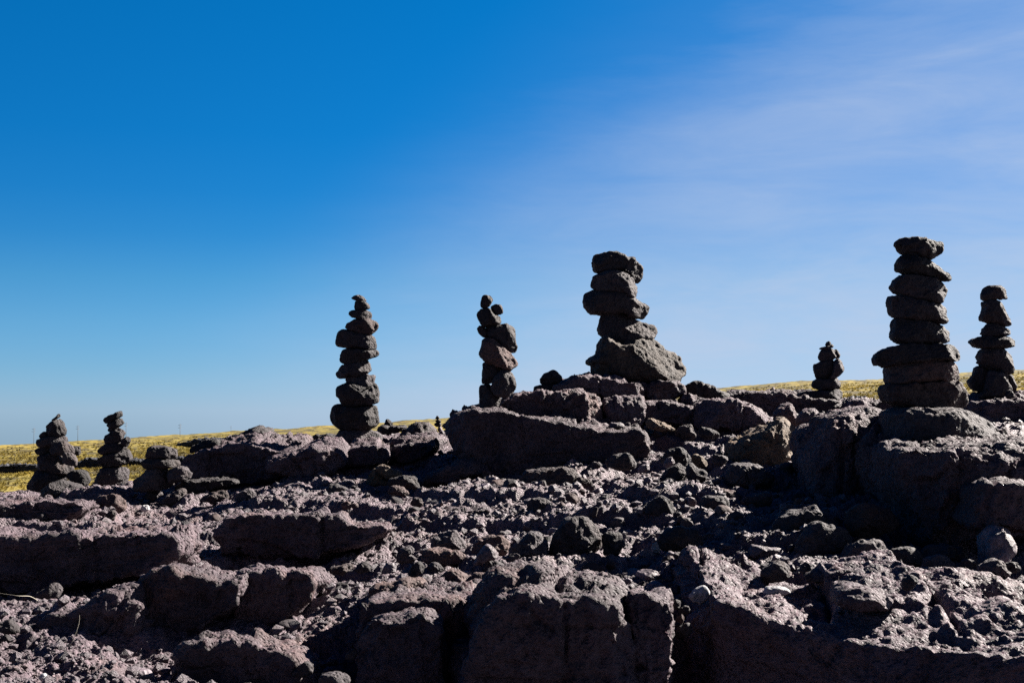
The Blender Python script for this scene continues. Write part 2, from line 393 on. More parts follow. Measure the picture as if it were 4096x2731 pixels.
ledge('s', [(880,2110),(905,2068),(960,2058),(1053,2057),(1106,2064),(1238,2052),(1366,2054),(1395,2078),(1456,2098),(1560,2094),(1570,2118),(1445,2175),(1254,2218),(1000,2225),(890,2200)],
      'long dark ledge with a gravel covered top, midway below the slim cairn', 5.25, .5, rise=-.1, crag=.32, n=5)
ledge('s', [(930,2330),(975,2282),(1080,2272),(1160,2285),(1240,2288),(1281,2320),(1244,2388),(1200,2445),(1106,2480),(960,2475)],
      'small dark ledge with a stepped right end, beside the tall left block', 4.32, .4, rise=-.15, crag=.26, joints=.45, n=4)
ledge('s', [(690,2700),(745,2590),(800,2558),(900,2552),(1000,2560),(1080,2572),(1150,2592),(1205,2625),(1240,2680),(1260,2900),(690,2900)],
      'gravel topped low ledge with a dark rounded face, in front of the tall dark block', 3.72, .26, rise=-.1, crag=.26, joints=.45, n=4.5)
ledge('s', [(-120,2030),(-50,2012),(20,2006),(120,2012),(220,2000),(330,2003),(358,2022),(330,2055),(250,2080),(120,2092),(-100,2090)],
      'low dark ledge below the leftmost cairn', 6.3, .5, rise=-.05, n=4)
ledge('s', [(1715,2066),(1745,2030),(1860,2035),(1950,2023),(1975,2050),(1880,2082),(1750,2088)],
      'low dark ledge in the middle of the gravel slope, below the long upper wall ledge', 5.75, .4, rise=.0, n=3.5)
# mounds on the left skyline
ledge('s', [(752,1925),(757,1870),(772,1822),(850,1803),(930,1790),(1000,1775),(1060,1785),(1120,1800),(1180,1806),(1190,1850),(1095,1925),(980,1940),(860,1935)],
      'wide dark mound left of the slim cairn, cut off square at its left end', 7.7, .9, rise=.1, n=4, front=.2)
ledge('s', [(860,1800),(905,1760),(960,1742),(1000,1728),(1012,1716),(1042,1710),(1070,1716),(1085,1736),(1120,1752),(1170,1768),(1200,1800),(1030,1840),(880,1830)],
      'rounded crest of dark rock breaking the left skyline', 8.2, .5, n=2.6, name='boulder', cat='boulder', mat=LAVA)
ledge('s', [(776,1788),(815,1766),(880,1764),(886,1790),(860,1803),(780,1806)],
      'small dark slab lying on the left shoulder of the wide mound', 7.95, .3, n=3.5, front=.12, name='boulder', cat='boulder', mat=LAVA)
ledge('s', [(1085,1850),(1100,1825),(1195,1812),(1225,1792),(1280,1784),(1345,1788),(1375,1812),(1388,1840),(1376,1862),(1330,1886),(1245,1908),(1190,1912),(1125,1890),(1090,1895)],
      'broad dark boulder at the foot of the slim cairn on its left side', 7.35, .6, rise=.1, n=4, front=.2, name='boulder', cat='boulder')
ledge('M5', [(180,800),(195,670),(280,645),(400,640),(560,640),(570,760),(430,790),(300,805)],
      'dark stepped ledge right below the base of the slim cairn', 7.55, .6, n=4, rise=.06)
ledge('M5', [(555,760),(600,655),(760,622),(960,612),(980,650),(910,720),(740,765)],
      'dark ledge with a lit rim between the slim cairn and the long wall ledge', 7.75, .6, n=4, rise=.06)
ledge('M5', [(640,590),(690,520),(760,445),(830,425),(935,440),(995,500),(1000,560),(940,590),(800,612),(700,610)],
      'pointed dark boulder on the skyline between the slim cairn and the tiny far cairn', 8.3, .45, n=2.6, facets=[(.8,-.4,.5,.72)], name='boulder', cat='boulder', mat=LAVA)
ledge('M5', [(485,490),(500,470),(560,460),(640,470),(720,462),(705,490),(640,515),(520,515)],
      'thin flat slab on the skyline under the single rounded stone', 8.5, .25, n=3.5, front=.1, name='boulder', cat='boulder', mat=LAVA)
ledge('M5', [(-120,570),(-60,548),(60,545),(110,560),(100,590),(0,610),(-110,600)],
      'thin dark slab behind the left foot of the slim cairn', 8.6, .3, n=3.5, front=.1, name='boulder', cat='boulder', mat=LAVA)
# the long wall and the blocks heaped on it
ledge('s', [(1797,1730),(1803,1688),(1831,1660),(1880,1650),(1943,1643),(1996,1640),(2059,1652),(2095,1668),(2193,1684),(2300,1704),(2400,1719),(2546,1726),(2590,1768),(2588,1860),(2410,1866),(2250,1880),(2100,1888),(1970,1900),(1858,1880),(1832,1812),(1815,1785)],
      'long wall-like ledge across the middle, carrying the leaning cairn at its left end', 7.0, 1.2, rise=.07, n=6, front=.15, lump=.7, facets=[(-.75,-.65,.1,.86)])
ledge('s', [(1684,1930),(1720,1900),(1790,1868),(1850,1835),(1905,1850),(1960,1880),(1900,1905),(1800,1932)],
      'dark spur of rock running down from the left end of the long wall ledge', 6.85, .5, n=2.6, name='boulder', cat='boulder')
ledge('e', [(440,1045),(540,988),(640,952),(760,953),(960,948),(1130,932),(1200,955),(1300,990),(1370,1080),(1360,1170),(1290,1225),(1240,1235),(1000,1220),(700,1190),(580,1140)],
      'long squared block lying on the wall ledge, right end broken and sunlit', 7.6, .55, n=6, front=.25, facets=[(.82,-.5,.25,.80)], rnd_facets=0, name='boulder', cat='boulder', lump=.6)
ledge('M6', [(232,270),(262,210),(400,155),(550,122),(700,120),(830,150),(940,182),(1018,194),(1030,250),(1042,325),(700,340),(600,305),(480,262)],
      'wide hump of rock directly under the wedge boulder of the big cairn', 8.0, .8, n=4, front=.3, rise=.05, name='boulder', cat='boulder', lump=.7)
ledge('M6', [(930,175),(1000,160),(1240,160),(1350,182),(1400,220),(1402,275),(1330,315),(1300,365),(1030,345),(1000,240)],
      'square block under the right side of the wedge boulder', 8.05, .5, n=5, front=.22, facets=[(.75,-.6,.2,.82)], name='boulder', cat='boulder', lump=.7)
ledge('M6', [(690,360),(720,335),(1000,310),(1035,330),(1035,540),(900,560),(760,545),(705,450)],
      'squat block with a pocked front between the long squared block and its right neighbour', 7.65, .5, n=5, front=.22, facets=[(.7,-.65,.3,.84)], name='boulder', cat='boulder')
ledge('M6', [(1040,350),(1180,348),(1320,362),(1505,402),(1515,520),(1500,575),(1300,560),(1130,530),(1035,545)],
      'low dark beam of rock with a straight lit rim, right of the squat block', 7.7, .5, n=6, front=.2, name='boulder', cat='boulder', lump=.5)
ledge('M6', [(1505,430),(1550,365),(1640,345),(1700,360),(1780,337),(1900,360),(2000,366),(2080,420),(2215,500),(2110,575),(1880,620),(1560,585),(1500,550)],
      'large smooth dark block with a sloping right end, below the skyline rim', 7.6, .6, n=4.5, front=.25, facets=[(.7,-.4,.6,.8)], rnd_facets=1, name='boulder', cat='boulder', lump=.6)
ledge('M6', [(1380,260),(1430,225),(1480,195),(1540,180),(1640,205),(1740,245),(1835,290),(1825,345),(1560,350),(1420,330)],
      'dark humped boulder on the skyline right of the big cairn', 8.2, .4, n=2.8, name='boulder', cat='boulder', mat=LAVA)
ledge('M6', [(1375,355),(1385,320),(1420,270),(1530,308),(1522,398),(1440,392)],
      'small upright block leaning against the humped boulder right of the big cairn', 7.95, .2, n=3.5, name='boulder', cat='boulder', facets=[RL])
ledge('M6', [(1110,345),(1115,305),(1165,300),(1180,345)],
      'small cube of rock in front of the square block', 7.9, .12, n=3, name='boulder', cat='boulder', res=.006)
ledge('s', [(2890,1625),(2900,1580),(2960,1567),(3050,1572),(3130,1580),(3200,1594),(3300,1602),(3370,1612),(3392,1640),(3385,1690),(3290,1715),(3150,1690),(3000,1680),(2920,1660)],
      'long flat skyline rim of rock carrying the small distant cairn', 8.5, .9, n=5, front=.2, rise=.03, lump=.6)
ledge('s', [(3380,1680),(3400,1612),(3470,1603),(3560,1602),(3620,1640),(3600,1720),(3480,1720)],
      'dark rim rock just left of the tall right cairn', 8.3, .6, n=4.5, front=.18)
ledge('s', [(3840,1680),(3860,1612),(3950,1604),(4030,1608),(4096,1606),(4260,1602),(4300,1700),(4200,1735),(4096,1728),(3990,1705),(3900,1690)],
      'dark shelf carrying the cairn at the right edge', 8.0, .8, n=5, front=.2, rise=.05)
ledge('M7', [(655,290),(675,235),(740,218),(800,240),(860,262),(800,300),(700,320)],
      'low broken stones on the rim between the small distant cairn and the tall right cairn', 8.0, .2, n=2.8, name='boulder', cat='boulder')
# big boulders at right
ledge('M7', [(275,780),(320,650),(370,570),(420,500),(470,395),(580,352),(700,318),(880,305),(960,340),(1020,380),(1040,540),(1045,760),(1050,1000),(990,1080),(740,1150),(300,1110),(290,900)],
      'huge dark boulder left of the tall right cairn with a crumbly sunlit top', 5.75, .75, n=3.6, front=.28, facets=[(.25,-.5,.85,.72),(-.6,-.75,.1,.86)], rnd_facets=1, name='boulder', cat='boulder', res=.0075, rough=1.6)
ledge('M7', [(1020,740),(1035,670),(1080,650),(1200,658),(1500,650),(1900,610),(2240,590),(2600,600),(2700,900),(2600,1300),(2300,1420),(1690,1400),(1560,1450),(1300,1560),(1240,1480),(1130,1230),(1050,1060),(1025,940)],
      'massive dark boulder under the tall right cairn, running out of the right edge', 4.95, 1.0, n=5, front=.3, rise=.05, facets=[(.1,-.55,.83,.80),(-.8,-.6,0,.84)], rnd_facets=1, name='boulder', cat='boulder', res=.0075, rough=1.5)
ledge('M7', [(1690,1345),(1700,1220),(1745,1100),(1780,1010),(1820,965),(1900,960),(2000,950),(2060,942),(2190,965),(2205,1060),(2232,1130),(2230,1340),(2190,1420),(2000,1370),(1860,1380)],
      'squared block with a narrower top leaning on the massive right boulder', 4.55, .3, n=4.5, front=.15, facets=[(-.7,-.7,.1,.85)], rnd_facets=1, name='boulder', cat='boulder')
ledge('B4', [(1735,560),(1740,440),(1780,400),(1830,372),(1900,370),(1940,400),(1965,430),(1948,480),(1952,560),(1900,640),(1830,680),(1760,680)],
      'pale knobbly stone standing upright at the right edge below the squared block', 4.4, .16, n=2.6, mat=GRAVEL, facets=[RL], name='boulder', cat='boulder', lump=1.6)
ledge('s', [(2905,1800),(2925,1775),(2970,1752),(3037,1720),(3100,1692),(3130,1672),(3176,1702),(3174,1750),(3160,1795),(3156,1835),(3125,1890),(3040,1895),(2960,1870),(2905,1840)],
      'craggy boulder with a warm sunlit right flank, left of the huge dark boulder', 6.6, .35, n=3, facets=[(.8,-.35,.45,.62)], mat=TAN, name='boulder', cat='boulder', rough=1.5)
ledge('M7', [(0,345),(60,295),(110,262),(155,252),(185,290),(192,440),(100,440),(20,410)],
      'pointed dark stone standing behind the craggy sunlit boulder', 7.0, .25, n=2.8, facets=[RL], name='boulder', cat='boulder')
ledge('M7', [(195,450),(200,400),(250,340),(310,303),(370,300),(392,350),(388,420),(330,470),(240,500)],
      'upright stone with a lit shoulder behind the huge dark boulder', 6.7, .2, n=2.8, facets=[RL], name='boulder', cat='boulder')
ledge('M7', [(200,560),(240,480),(300,450),(380,440),(440,440),(400,520),(340,620),(280,740),(200,700)],
      'slanting dark rock wedged against the left side of the huge dark boulder', 6.2, .3, n=2.8, name='boulder', cat='boulder')
ledge('B4', [(640,960),(650,880),(690,800),(740,705),(800,668),(900,692),(950,715),(1200,718),(1560,718),(1800,742),(2000,800),(2100,880),(2300,930),(2100,1040),(1500,1030),(1000,1020)],
      'low broad swell of sunlit rock on top of the bottom right ledge', 4.15, .7, n=2.2, front=.5, rnd_facets=0, facets=[(0,-.45,.88,.45),(.2,-.6,.75,.55)], name='boulder', cat='boulder', rough=1.7, res=.007, lump=.7, crag=.12, mat=GROUND)
# ------------------------------------------------------------------ loose rocks lying on the slope, traced
def loose(crop, pts, label, mat=None, **kw):
    k = dict(n=3.0, res=.006, facets=[RL], rnd_facets=6, name='loose_rock', cat='rock', lump=.6, rough=1.3, crag=.3); k.update(kw)
    nm = k.pop('name')
    return rock(nm, crop, pts, label, mat or LAVA_GREY, **k)
loose('M6', [(725,890),(760,850),(870,820),(950,830),(995,900),(980,950),(850,965),(740,935)], 'rounded grey boulder right below the long wall ledge')
loose('M6', [(1340,630),(1420,560),(1490,545),(1530,620),(1515,700),(1430,705)], 'blunt dark stone in front of the low dark beam of rock', Y=7.2)
loose('M6', [(1215,880),(1260,790),(1340,760),(1400,755),(1450,800),(1495,870),(1480,970),(1300,970)], 'peaked grey boulder heading the rubble pile right of the long wall ledge', Y=6.45)
loose('M6', [(1010,955),(1040,920),(1110,910),(1122,950),(1080,990),(1020,990)], 'pale bluish stone beside the rubble pile', GRAVEL)
loose('M6', [(1200,1045),(1260,960),(1400,910),(1450,950),(1440,1025),(1380,1085),(1230,1075)], 'dark angular block at the front of the rubble pile', LAVA)
loose('M6', [(1440,1005),(1480,900),(1560,960),(1645,1000),(1620,1065),(1540,1095),(1450,1055)], 'dark wedge of rock at the right foot of the rubble pile', LAVA)
loose('M6', [(1245,920),(1270,860),(1320,840),(1345,890),(1320,940),(1270,945)], 'small pale stone lodged in the rubble pile', GRAVEL, Y=6.3)
loose('M6', [(1500,900),(1490,840),(1560,815),(1620,870),(1640,930),(1600,970),(1540,950)], 'brownish stone behind the dark wedge of the rubble pile', TAN, Y=6.5)
loose('M6', [(1805,1020),(1850,930),(1960,910),(2080,920),(2160,950),(2235,1020),(2200,1105),(2000,1120),(1840,1090)], 'wide grey boulder with a bright right corner, below the craggy sunlit boulder', facets=[(.75,-.3,.6,.7)])
loose('M6', [(-40,1040),(0,975),(100,960),(200,950),(300,935),(420,950),(470,990),(480,1030),(400,1120),(200,1135),(-30,1135)], 'long low dark slab with a humped lit top, at the centre of the slope', LAVA, n=3.5, facets=[])
loose('M6', [(440,1080),(480,1020),(590,1050),(605,1095),(500,1120)], 'brownish end piece right of the long low dark slab', LAVA_RED)
loose('M6', [(1560,1270),(1600,1220),(1700,1195),(1800,1210),(1842,1275),(1780,1330),(1650,1345),(1590,1318)], 'smooth oval grey boulder right of centre on the slope')
loose('M6', [(1060,1310),(1150,1230),(1220,1205),(1320,1230),(1352,1315),(1330,1390),(1200,1400),(1070,1350)], 'dark boulder marked with a pale blue lichen patch')
loose('M6', [(955,1205),(1000,1150),(1110,1140),(1152,1160),(1100,1225),(1000,1235)], 'flat topped grey stone above the boulder with the lichen patch')
loose('M6', [(1480,1115),(1600,1108),(1800,1150),(1900,1170),(1942,1205),(1880,1228),(1600,1190),(1500,1160)], 'long flat slab lying on the slope above the smooth oval boulder', LAVA_RED, n=3.5, facets=[])
loose('M6', [(1930,1245),(2000,1205),(2100,1170),(2215,1150),(2222,1235),(2150,1295),(2050,1310)], 'reddish flat slab tilted beside the huge dark boulder', LAVA_RED, n=3.5, facets=[(.3,-.4,.85,.6)])
loose('M6', [(18,1260),(60,1212),(150,1200),(230,1250),(222,1330),(100,1365),(20,1345)], 'black blocky stone below the end piece of the low dark slab', LAVA)
loose('M6', [(230,1320),(260,1265),(310,1255),(345,1290),(320,1330),(260,1340)], 'small dark stone right beside the black blocky stone', LAVA)
loose('M6', [(1270,1180),(1310,1120),(1390,1100),(1420,1130),(1380,1180),(1310,1205)], 'grey stone leaning on the flat slab above the lichen boulder')
loose('M6', [(645,1240),(690,1200),(740,1180),(800,1235),(770,1265),(680,1270)], 'triangular dark stone among pebbles at the centre right', LAVA)
loose('M6', [(1940,1100),(1990,1065),(2050,1070),(2080,1100),(2020,1125)], 'small grey stone in front of the wide grey boulder')
loose('M6', [(560,930),(600,890),(670,885),(690,920),(640,950),(580,955)], 'small flat grey stone under the long wall ledge, left of the rounded boulder')
loose('M6', [(740,570),(780,545),(860,540),(895,575),(850,590),(770,590)], 'small lit stone on the wall ledge below the squat block', GRAVEL, Y=7.15)
loose('M6', [(1100,530),(1130,495),(1180,520),(1260,560),(1345,590),(1330,615),(1220,610),(1120,580)], 'bright tan flake lying below the low dark beam of rock', TAN, Y=7.2, facets=[(.4,-.35,.85,.5)])
loose('M6', [(1550,640),(1570,580),(1640,590),(1700,610),(1750,650),(1720,690),(1600,690)], 'lumpy grey stone below the large smooth block', Y=7.1)
loose('M6', [(1680,880),(1690,830),(1760,835),(1825,850),(1790,900),(1740,930)], 'pale edged stone in the shade under the craggy sunlit boulder', Y=6.4)
loose('B3', [(355,620),(390,500),(430,400),(540,335),(640,322),(720,390),(762,460),(750,550),(640,615),(450,620)], 'largest loose boulder mid slope, dark with a lit peaked right shoulder', LAVA, facets=[(.75,-.3,.6,.7)])
loose('B3', [(760,520),(765,460),(830,430),(910,442),(922,520),(880,605),(780,605)], 'dark low rock touching the right side of the largest loose boulder', LAVA)
loose('B3', [(35,650),(50,590),(110,530),(220,450),(290,440),(362,520),(355,630),(200,670),(60,665)], 'grey boulder with a slanting left side, left of the largest loose boulder')
loose('B3', [(1185,520),(1230,420),(1300,402),(1490,400),(1522,450),(1505,530),(1400,575),(1250,580)], 'dark flat topped boulder right of centre, half sunk in gravel', LAVA, n=4, facets=[])
loose('B3', [(1140,560),(1150,515),(1190,508),(1218,550),(1200,592),(1160,592)], 'small round bright stone left of the dark flat topped boulder', PALE)
loose('B3', [(1418,915),(1460,860),(1540,830),(1572,850),(1592,900),(1560,955),(1520,985),(1440,950)], 'smooth pale bluish stone over the crevice', PALE, Y=3.95, rnd_facets=2, lump=.6, pits=.25, rough=.4, facets=[])
loose('B3', [(1245,620),(1280,568),(1360,590),(1412,620),(1390,660),(1300,645),(1250,660)], 'grey bluish stone with a notched top, below the dark flat topped boulder', GRAVEL)
loose('B3', [(1285,960),(1330,928),(1372,960),(1352,1008),(1300,1008)], 'dark stone at the left of the crevice mouth', LAVA_GREY, Y=3.85)
loose('B3', [(1342,1015),(1400,978),(1437,1000),(1422,1045),(1360,1048)], 'grey round stone in the crevice mouth', Y=3.8)
loose('B3', [(1328,1095),(1380,1038),(1397,1080),(1370,1128)], 'small rusty stone inside the crevice', LAVA_RED, Y=3.78)
loose('B3', [(1338,1155),(1430,1108),(1442,1180),(1390,1215)], 'lowest grey stone wedged inside the crevice', Y=3.76)
loose('B3', [(1590,880),(1600,800),(1570,785),(1540,800),(1480,840),(1560,830)], 'narrow reddish stone behind the smooth pale bluish stone', LAVA_RED, Y=4.1)
loose('B3', [(1650,860),(1680,820),(1720,840),(1730,880),(1690,890)], 'round grey stone right of the smooth pale bluish stone')
loose('B3', [(918,795),(960,770),(1002,790),(990,815),(940,815)], 'small grey stone on the back of the narrow upright slab', GRAVEL)
loose('B3', [(775,805),(790,785),(860,785),(920,798),(900,815),(820,815)], 'thin reddish flake on top of the big pitted block', LAVA_RED)
loose('B3', [(1790,670),(1800,640),(1880,630),(1920,655),(1860,690)], 'flat brown stone left of the pale angular pair', TAN)
loose('B3', [(1950,500),(1990,450),(2076,430),(2100,470),(2080,540),(1990,545)], 'upper pale angular stone at the left of the sunken hollow', GRAVEL)
loose('B4', [(0,560),(30,530),(100,545),(275,545),(280,580),(200,620),(60,600),(0,600)], 'pale flat slab below the upper pale angular stone', GRAVEL, n=3.5)
loose('B4', [(102,885),(130,845),(200,833),(280,850),(322,880),(240,908),(130,918)], 'smooth pale bluish stone lying on the left part of the broad sunlit ledge', PALE, Y=4.0, rnd_facets=2, lump=.6, pits=.25, rough=.4, facets=[])
loose('B4', [(340,580),(370,470),(430,420),(520,365),(620,400),(700,400),(770,470),(740,530),(640,600),(430,640)], 'large pitted grey boulder in front of the huge dark boulder', LAVA_GREY, facets=[(.5,-.4,.75,.75)])
loose('B4', [(150,420),(200,340),(300,290),(440,250),(500,225),(580,290),(730,325),(710,385),(560,370),(400,400),(260,440)], 'spiky topped rock behind the large pitted grey boulder', LAVA_GREY, Y=4.85)
loose('B4', [(740,420),(745,250),(830,220),(950,235),(1060,270),(1110,330),(1080,400),(900,480),(780,470)], 'reddish dark boulder in the hollow under the huge dark boulder', LAVA_RED, Y=4.75)
loose('B4', [(710,620),(720,560),(830,490),(960,490),(1070,560),(1075,660),(950,710),(760,700)], 'grey rough rock at the bottom of the hollow', Y=4.42)
loose('B4', [(1070,620),(1090,560),(1200,550),(1300,590),(1290,680),(1150,700),(1080,690)], 'grey lump in the middle of the shaded hollow', Y=4.4)
loose('B4', [(1300,580),(1350,540),(1500,530),(1640,560),(1660,640),(1500,620),(1320,640)], 'wide grey slab at the back of the shaded hollow', Y=4.5)
loose('B4', [(1300,690),(1330,640),(1420,600),(1500,620),(1560,680),(1480,730),(1330,730)], 'rounded bluish grey stone at the front of the shaded hollow', Y=4.3)
loose('B4', [(1580,690),(1600,640),(1660,625),(1730,660),(1740,710),(1660,730)], 'small bluish grey stone below the pale knobbly stone', Y=4.25)
loose('B4', [(1720,700),(1780,650),(1860,630),(1920,660),(1950,720),(1985,745),(1900,760),(1780,745)], 'dark stone with a lit peak on the rear right of the broad sunlit ledge', Y=4.15)
loose('B4', [(1910,680),(1960,648),(2040,650),(2060,700),(2040,740),(1960,740)], 'grey stone beside the lit peak stone, near the right edge', Y=4.2)
loose('B4', [(80,760),(100,700),(200,640),(270,650),(305,690),(290,790),(160,815)], 'dark stone left of the flat rocks on the broad sunlit ledge', LAVA, Y=4.15)
loose('B4', [(360,720),(390,670),(430,650),(480,690),(470,730),(400,745)], 'small pointed bluish stone in front of the large pitted grey boulder', Y=4.2)
loose('B4', [(410,760),(480,720),(600,710),(740,715),(700,770),(560,800),(440,800)], 'low dark flat rock left of the sunlit swell', LAVA_GREY, Y=4.15)
loose('B4', [(640,960),(660,860),(740,830),(900,850),(1040,920),(1090,945),(960,985),(780,1000)], 'shaded facet of the sunlit swell, put in as a separate darker rock', LEDGE, Y=3.72, depth=.25, rough=.5)  # darker rock added in place of shade on the swell
loose('B4', [(1165,860),(1170,790),(1220,755),(1280,780),(1240,830),(1200,870)], 'small dark knob on the crest of the sunlit swell', LAVA, Y=3.7)
loose('B2', [(1370,520),(1400,450),(1490,410),(1560,420),(1622,500),(1632,545),(1560,575),(1430,565),(1390,555)], 'rounded grey boulder at centre, behind the flat topped brown block')
loose('B2', [(1312,610),(1340,558),(1460,552),(1580,565),(1625,610),(1605,665),(1500,700),(1350,665)], 'flat topped brownish block in the centre of the lower slope', LAVA_RED, n=3.8, facets=[(.75,-.5,.3,.75)])
loose('B2', [(1678,560),(1720,490),(1780,460),(1900,450),(1962,500),(1960,570),(1900,620),(1800,625),(1720,600)], 'reddish rounded boulder right of the flat topped brown block', LAVA_RED)
loose('B2', [(1688,680),(1720,600),(1790,520),(1830,540),(1885,580),(1885,615),(1800,640),(1740,675)], 'peaked pale stone leaning on the reddish rounded boulder', GRAVEL, Y=4.62)
loose('B2', [(1738,715),(1780,660),(1860,640),(1930,680),(1955,725),(1850,750)], 'low grey stone in front of the peaked pale stone')
loose('B2', [(1098,630),(1130,560),(1210,530),(1240,560),(1200,600),(1265,625),(1230,660),(1120,660)], 'notched grey stone left of the rounded grey boulder')
loose('B2', [(1188,740),(1220,680),(1280,650),(1312,690),(1300,740),(1210,780)], 'dark tilted stone below the notched grey stone', LAVA)
loose('B2', [(1328,695),(1380,665),(1430,680),(1462,720),(1380,740)], 'small grey stone below the flat topped brown block')
loose('B2', [(598,710),(640,680),(770,668),(795,700),(700,745),(610,740)], 'flat dark slab among gravel right of the tall left block', LAVA_RED, n=3.2)
loose('B2', [(780,720),(820,670),(880,650),(920,680),(900,720),(830,745)], 'dark rounded stone right of the flat dark slab', LAVA)
loose('B2', [(1208,215),(1240,175),(1300,178),(1312,230),(1265,252)], 'dark red round stone alone on the gravel', LAVA_RED)
loose('B2', [(678,215),(720,195),(760,200),(765,245),(700,252)], 'dark red stone on the gravel above the long gravel topped ledge', LAVA_RED)
loose('B2', [(752,225),(780,210),(815,215),(812,242),(770,248)], 'small dark red stone right of another dark red stone', LAVA_RED)
loose('B2', [(1235,280),(1290,245),(1350,265),(1345,300),(1270,305)], 'pale bluish stone in front of the dark red round stone', GRAVEL)
loose('B2', [(525,1230),(580,1172),(622,1200),(682,1240),(640,1268),(540,1268)], 'pinkish grey stone on the gravel at lower left of centre', GRAVEL)
loose('B2', [(318,1500),(350,1450),(430,1400),(472,1430),(482,1485),(400,1510)], 'slanted brown grey stone at the bottom, right of the gravel topped ledge', LAVA_GREY, Y=3.62)
loose('B2', [(525,1540),(560,1508),(640,1498),(745,1512),(750,1560),(640,1600),(540,1600)], 'low lit stone on the bottom edge of the picture', LAVA_GREY, Y=3.5)
loose('B2', [(720,1380),(740,1330),(800,1300),(815,1340),(770,1390)], 'small shaded round stone low at the foot of the dark ledge', Y=3.68)
loose('B2', [(1420,790),(1500,715),(1600,730),(1690,760),(1690,890),(1500,900)], 'reddish knob of rock, left half, on the dark ledge left of the big pitted block', LAVA_RED, Y=4.3, rough=1.4)
loose('B2', [(1680,800),(1690,755),(1800,742),(1900,760),(1975,840),(1850,890),(1680,895)], 'rusty rounded rock beside the reddish knob', LAVA_RED, Y=4.3, rough=1.4)
loose('B2', [(900,860),(950,830),(1060,810),(1180,780),(1300,790),(1340,850),(1350,930),(1200,935),(1000,935),(900,920)], 'crumbling brown crust on the left end of the dark ledge', LAVA_RED, Y=4.1, rough=1.6)
loose('B1', [(185,345),(210,300),(280,280),(390,280),(402,310),(340,355),(230,375)], 'speckled grey boulder below the leftmost cairn')
loose('B1', [(705,220),(715,185),(750,165),(830,140),(900,150),(952,200),(950,265),(880,300),(720,275)], 'dark purple knob of rock below the cairn with the tilted cap', LAVA_RED)
loose('B1', [(1088,155),(1130,120),(1200,118),(1232,150),(1160,186),(1100,180)], 'flattish grey stone in front of the low three-stone cairn')
loose('B1', [(1062,250),(1080,226),(1120,226),(1132,258),(1100,276),(1070,272)], 'small white rounded stone on the left gravel', PALE, lump=.5, rnd_facets=1, pits=.2, rough=.3)
loose('B1', [(1325,140),(1335,62),(1400,40),(1600,33),(1770,40),(1792,60),(1700,98),(1520,140),(1400,158)], 'long dark slab lying on the slope right of the three-stone cairn', LAVA, n=3.6, facets=[])
loose('B1', [(1195,215),(1250,160),(1330,120),(1392,100),(1397,185),(1300,225)], 'wedge shaped dark rock at the left end of the long dark slab', LAVA)
loose('B1', [(1512,190),(1580,140),(1700,110),(1732,150),(1722,218),(1600,218),(1520,200)], 'boxy dark rock with a lit top in front of the long dark slab', LAVA_RED, n=3.8, facets=[(.2,-.4,.9,.7)])
loose('B1', [(1778,185),(1800,130),(1870,100),(1922,140),(1942,195),(1800,208)], 'grey rounded rock right of the boxy dark rock')
loose('B1', [(778,330),(800,290),(860,260),(882,290),(862,335),(800,348)], 'small dark upright stone below the dark purple knob', LAVA)
loose('B1', [(688,295),(715,253),(747,290),(700,306)], 'small pale pointed stone left of the small dark upright stone', GRAVEL)
loose('B1', [(225,935),(300,880),(420,818),(452,870),(445,920),(300,950)], 'pink grey lump on the ledge at the lower left', LAVA_GREY, Y=4.55)
loose('B1', [(2,1225),(40,1203),(92,1215),(92,1250),(20,1256)], 'small purple grey block near the bottom left corner')
loose('B1', [(-40,1120),(0,1105),(80,1078),(142,1150),(152,1185),(60,1200),(-20,1200)], 'dark rock at the left edge near the bottom', LAVA)
loose('B1', [(280,1525),(310,1490),(345,1500),(350,1535),(310,1550)], 'small pale round stone in the bottom left corner', PALE)
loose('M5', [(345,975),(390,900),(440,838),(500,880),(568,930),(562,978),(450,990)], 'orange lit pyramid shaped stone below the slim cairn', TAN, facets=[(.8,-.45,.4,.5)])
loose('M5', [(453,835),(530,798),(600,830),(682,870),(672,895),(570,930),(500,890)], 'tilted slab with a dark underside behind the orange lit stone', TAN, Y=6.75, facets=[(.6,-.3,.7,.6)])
loose('M5', [(568,970),(600,920),(700,900),(820,910),(852,970),(842,1020),(720,1010),(580,990)], 'blocky dark stone right of the orange lit stone', LAVA)
loose('M5', [(558,1040),(600,990),(700,1000),(762,1060),(720,1088),(580,1070)], 'broken brown rock in front of the blocky dark stone', LAVA_RED)
loose('M5', [(-2,1065),(40,990),(130,985),(222,1030),(180,1075),(60,1078)], 'slanted grey rock with a dark hollow under it, left of centre')
loose('M5', [(1465,1000),(1530,940),(1600,920),(1642,960),(1600,1015),(1500,1038)], 'dark stone at the left tip of the long low slab', LAVA)
loose('M5', [(1388,880),(1440,840),(1502,870),(1492,908),(1420,918)], 'small brown stone under the long wall ledge at its left part', LAVA_RED)
loose('M5', [(210,1010),(240,985),(300,990),(320,1020),(270,1040)], 'small grey stone left of the broken brown rock')
loose('M5', [(235,1110),(270,1085),(320,1095),(325,1120),(270,1125)], 'small dark flat stone above the dark red pair', LAVA)
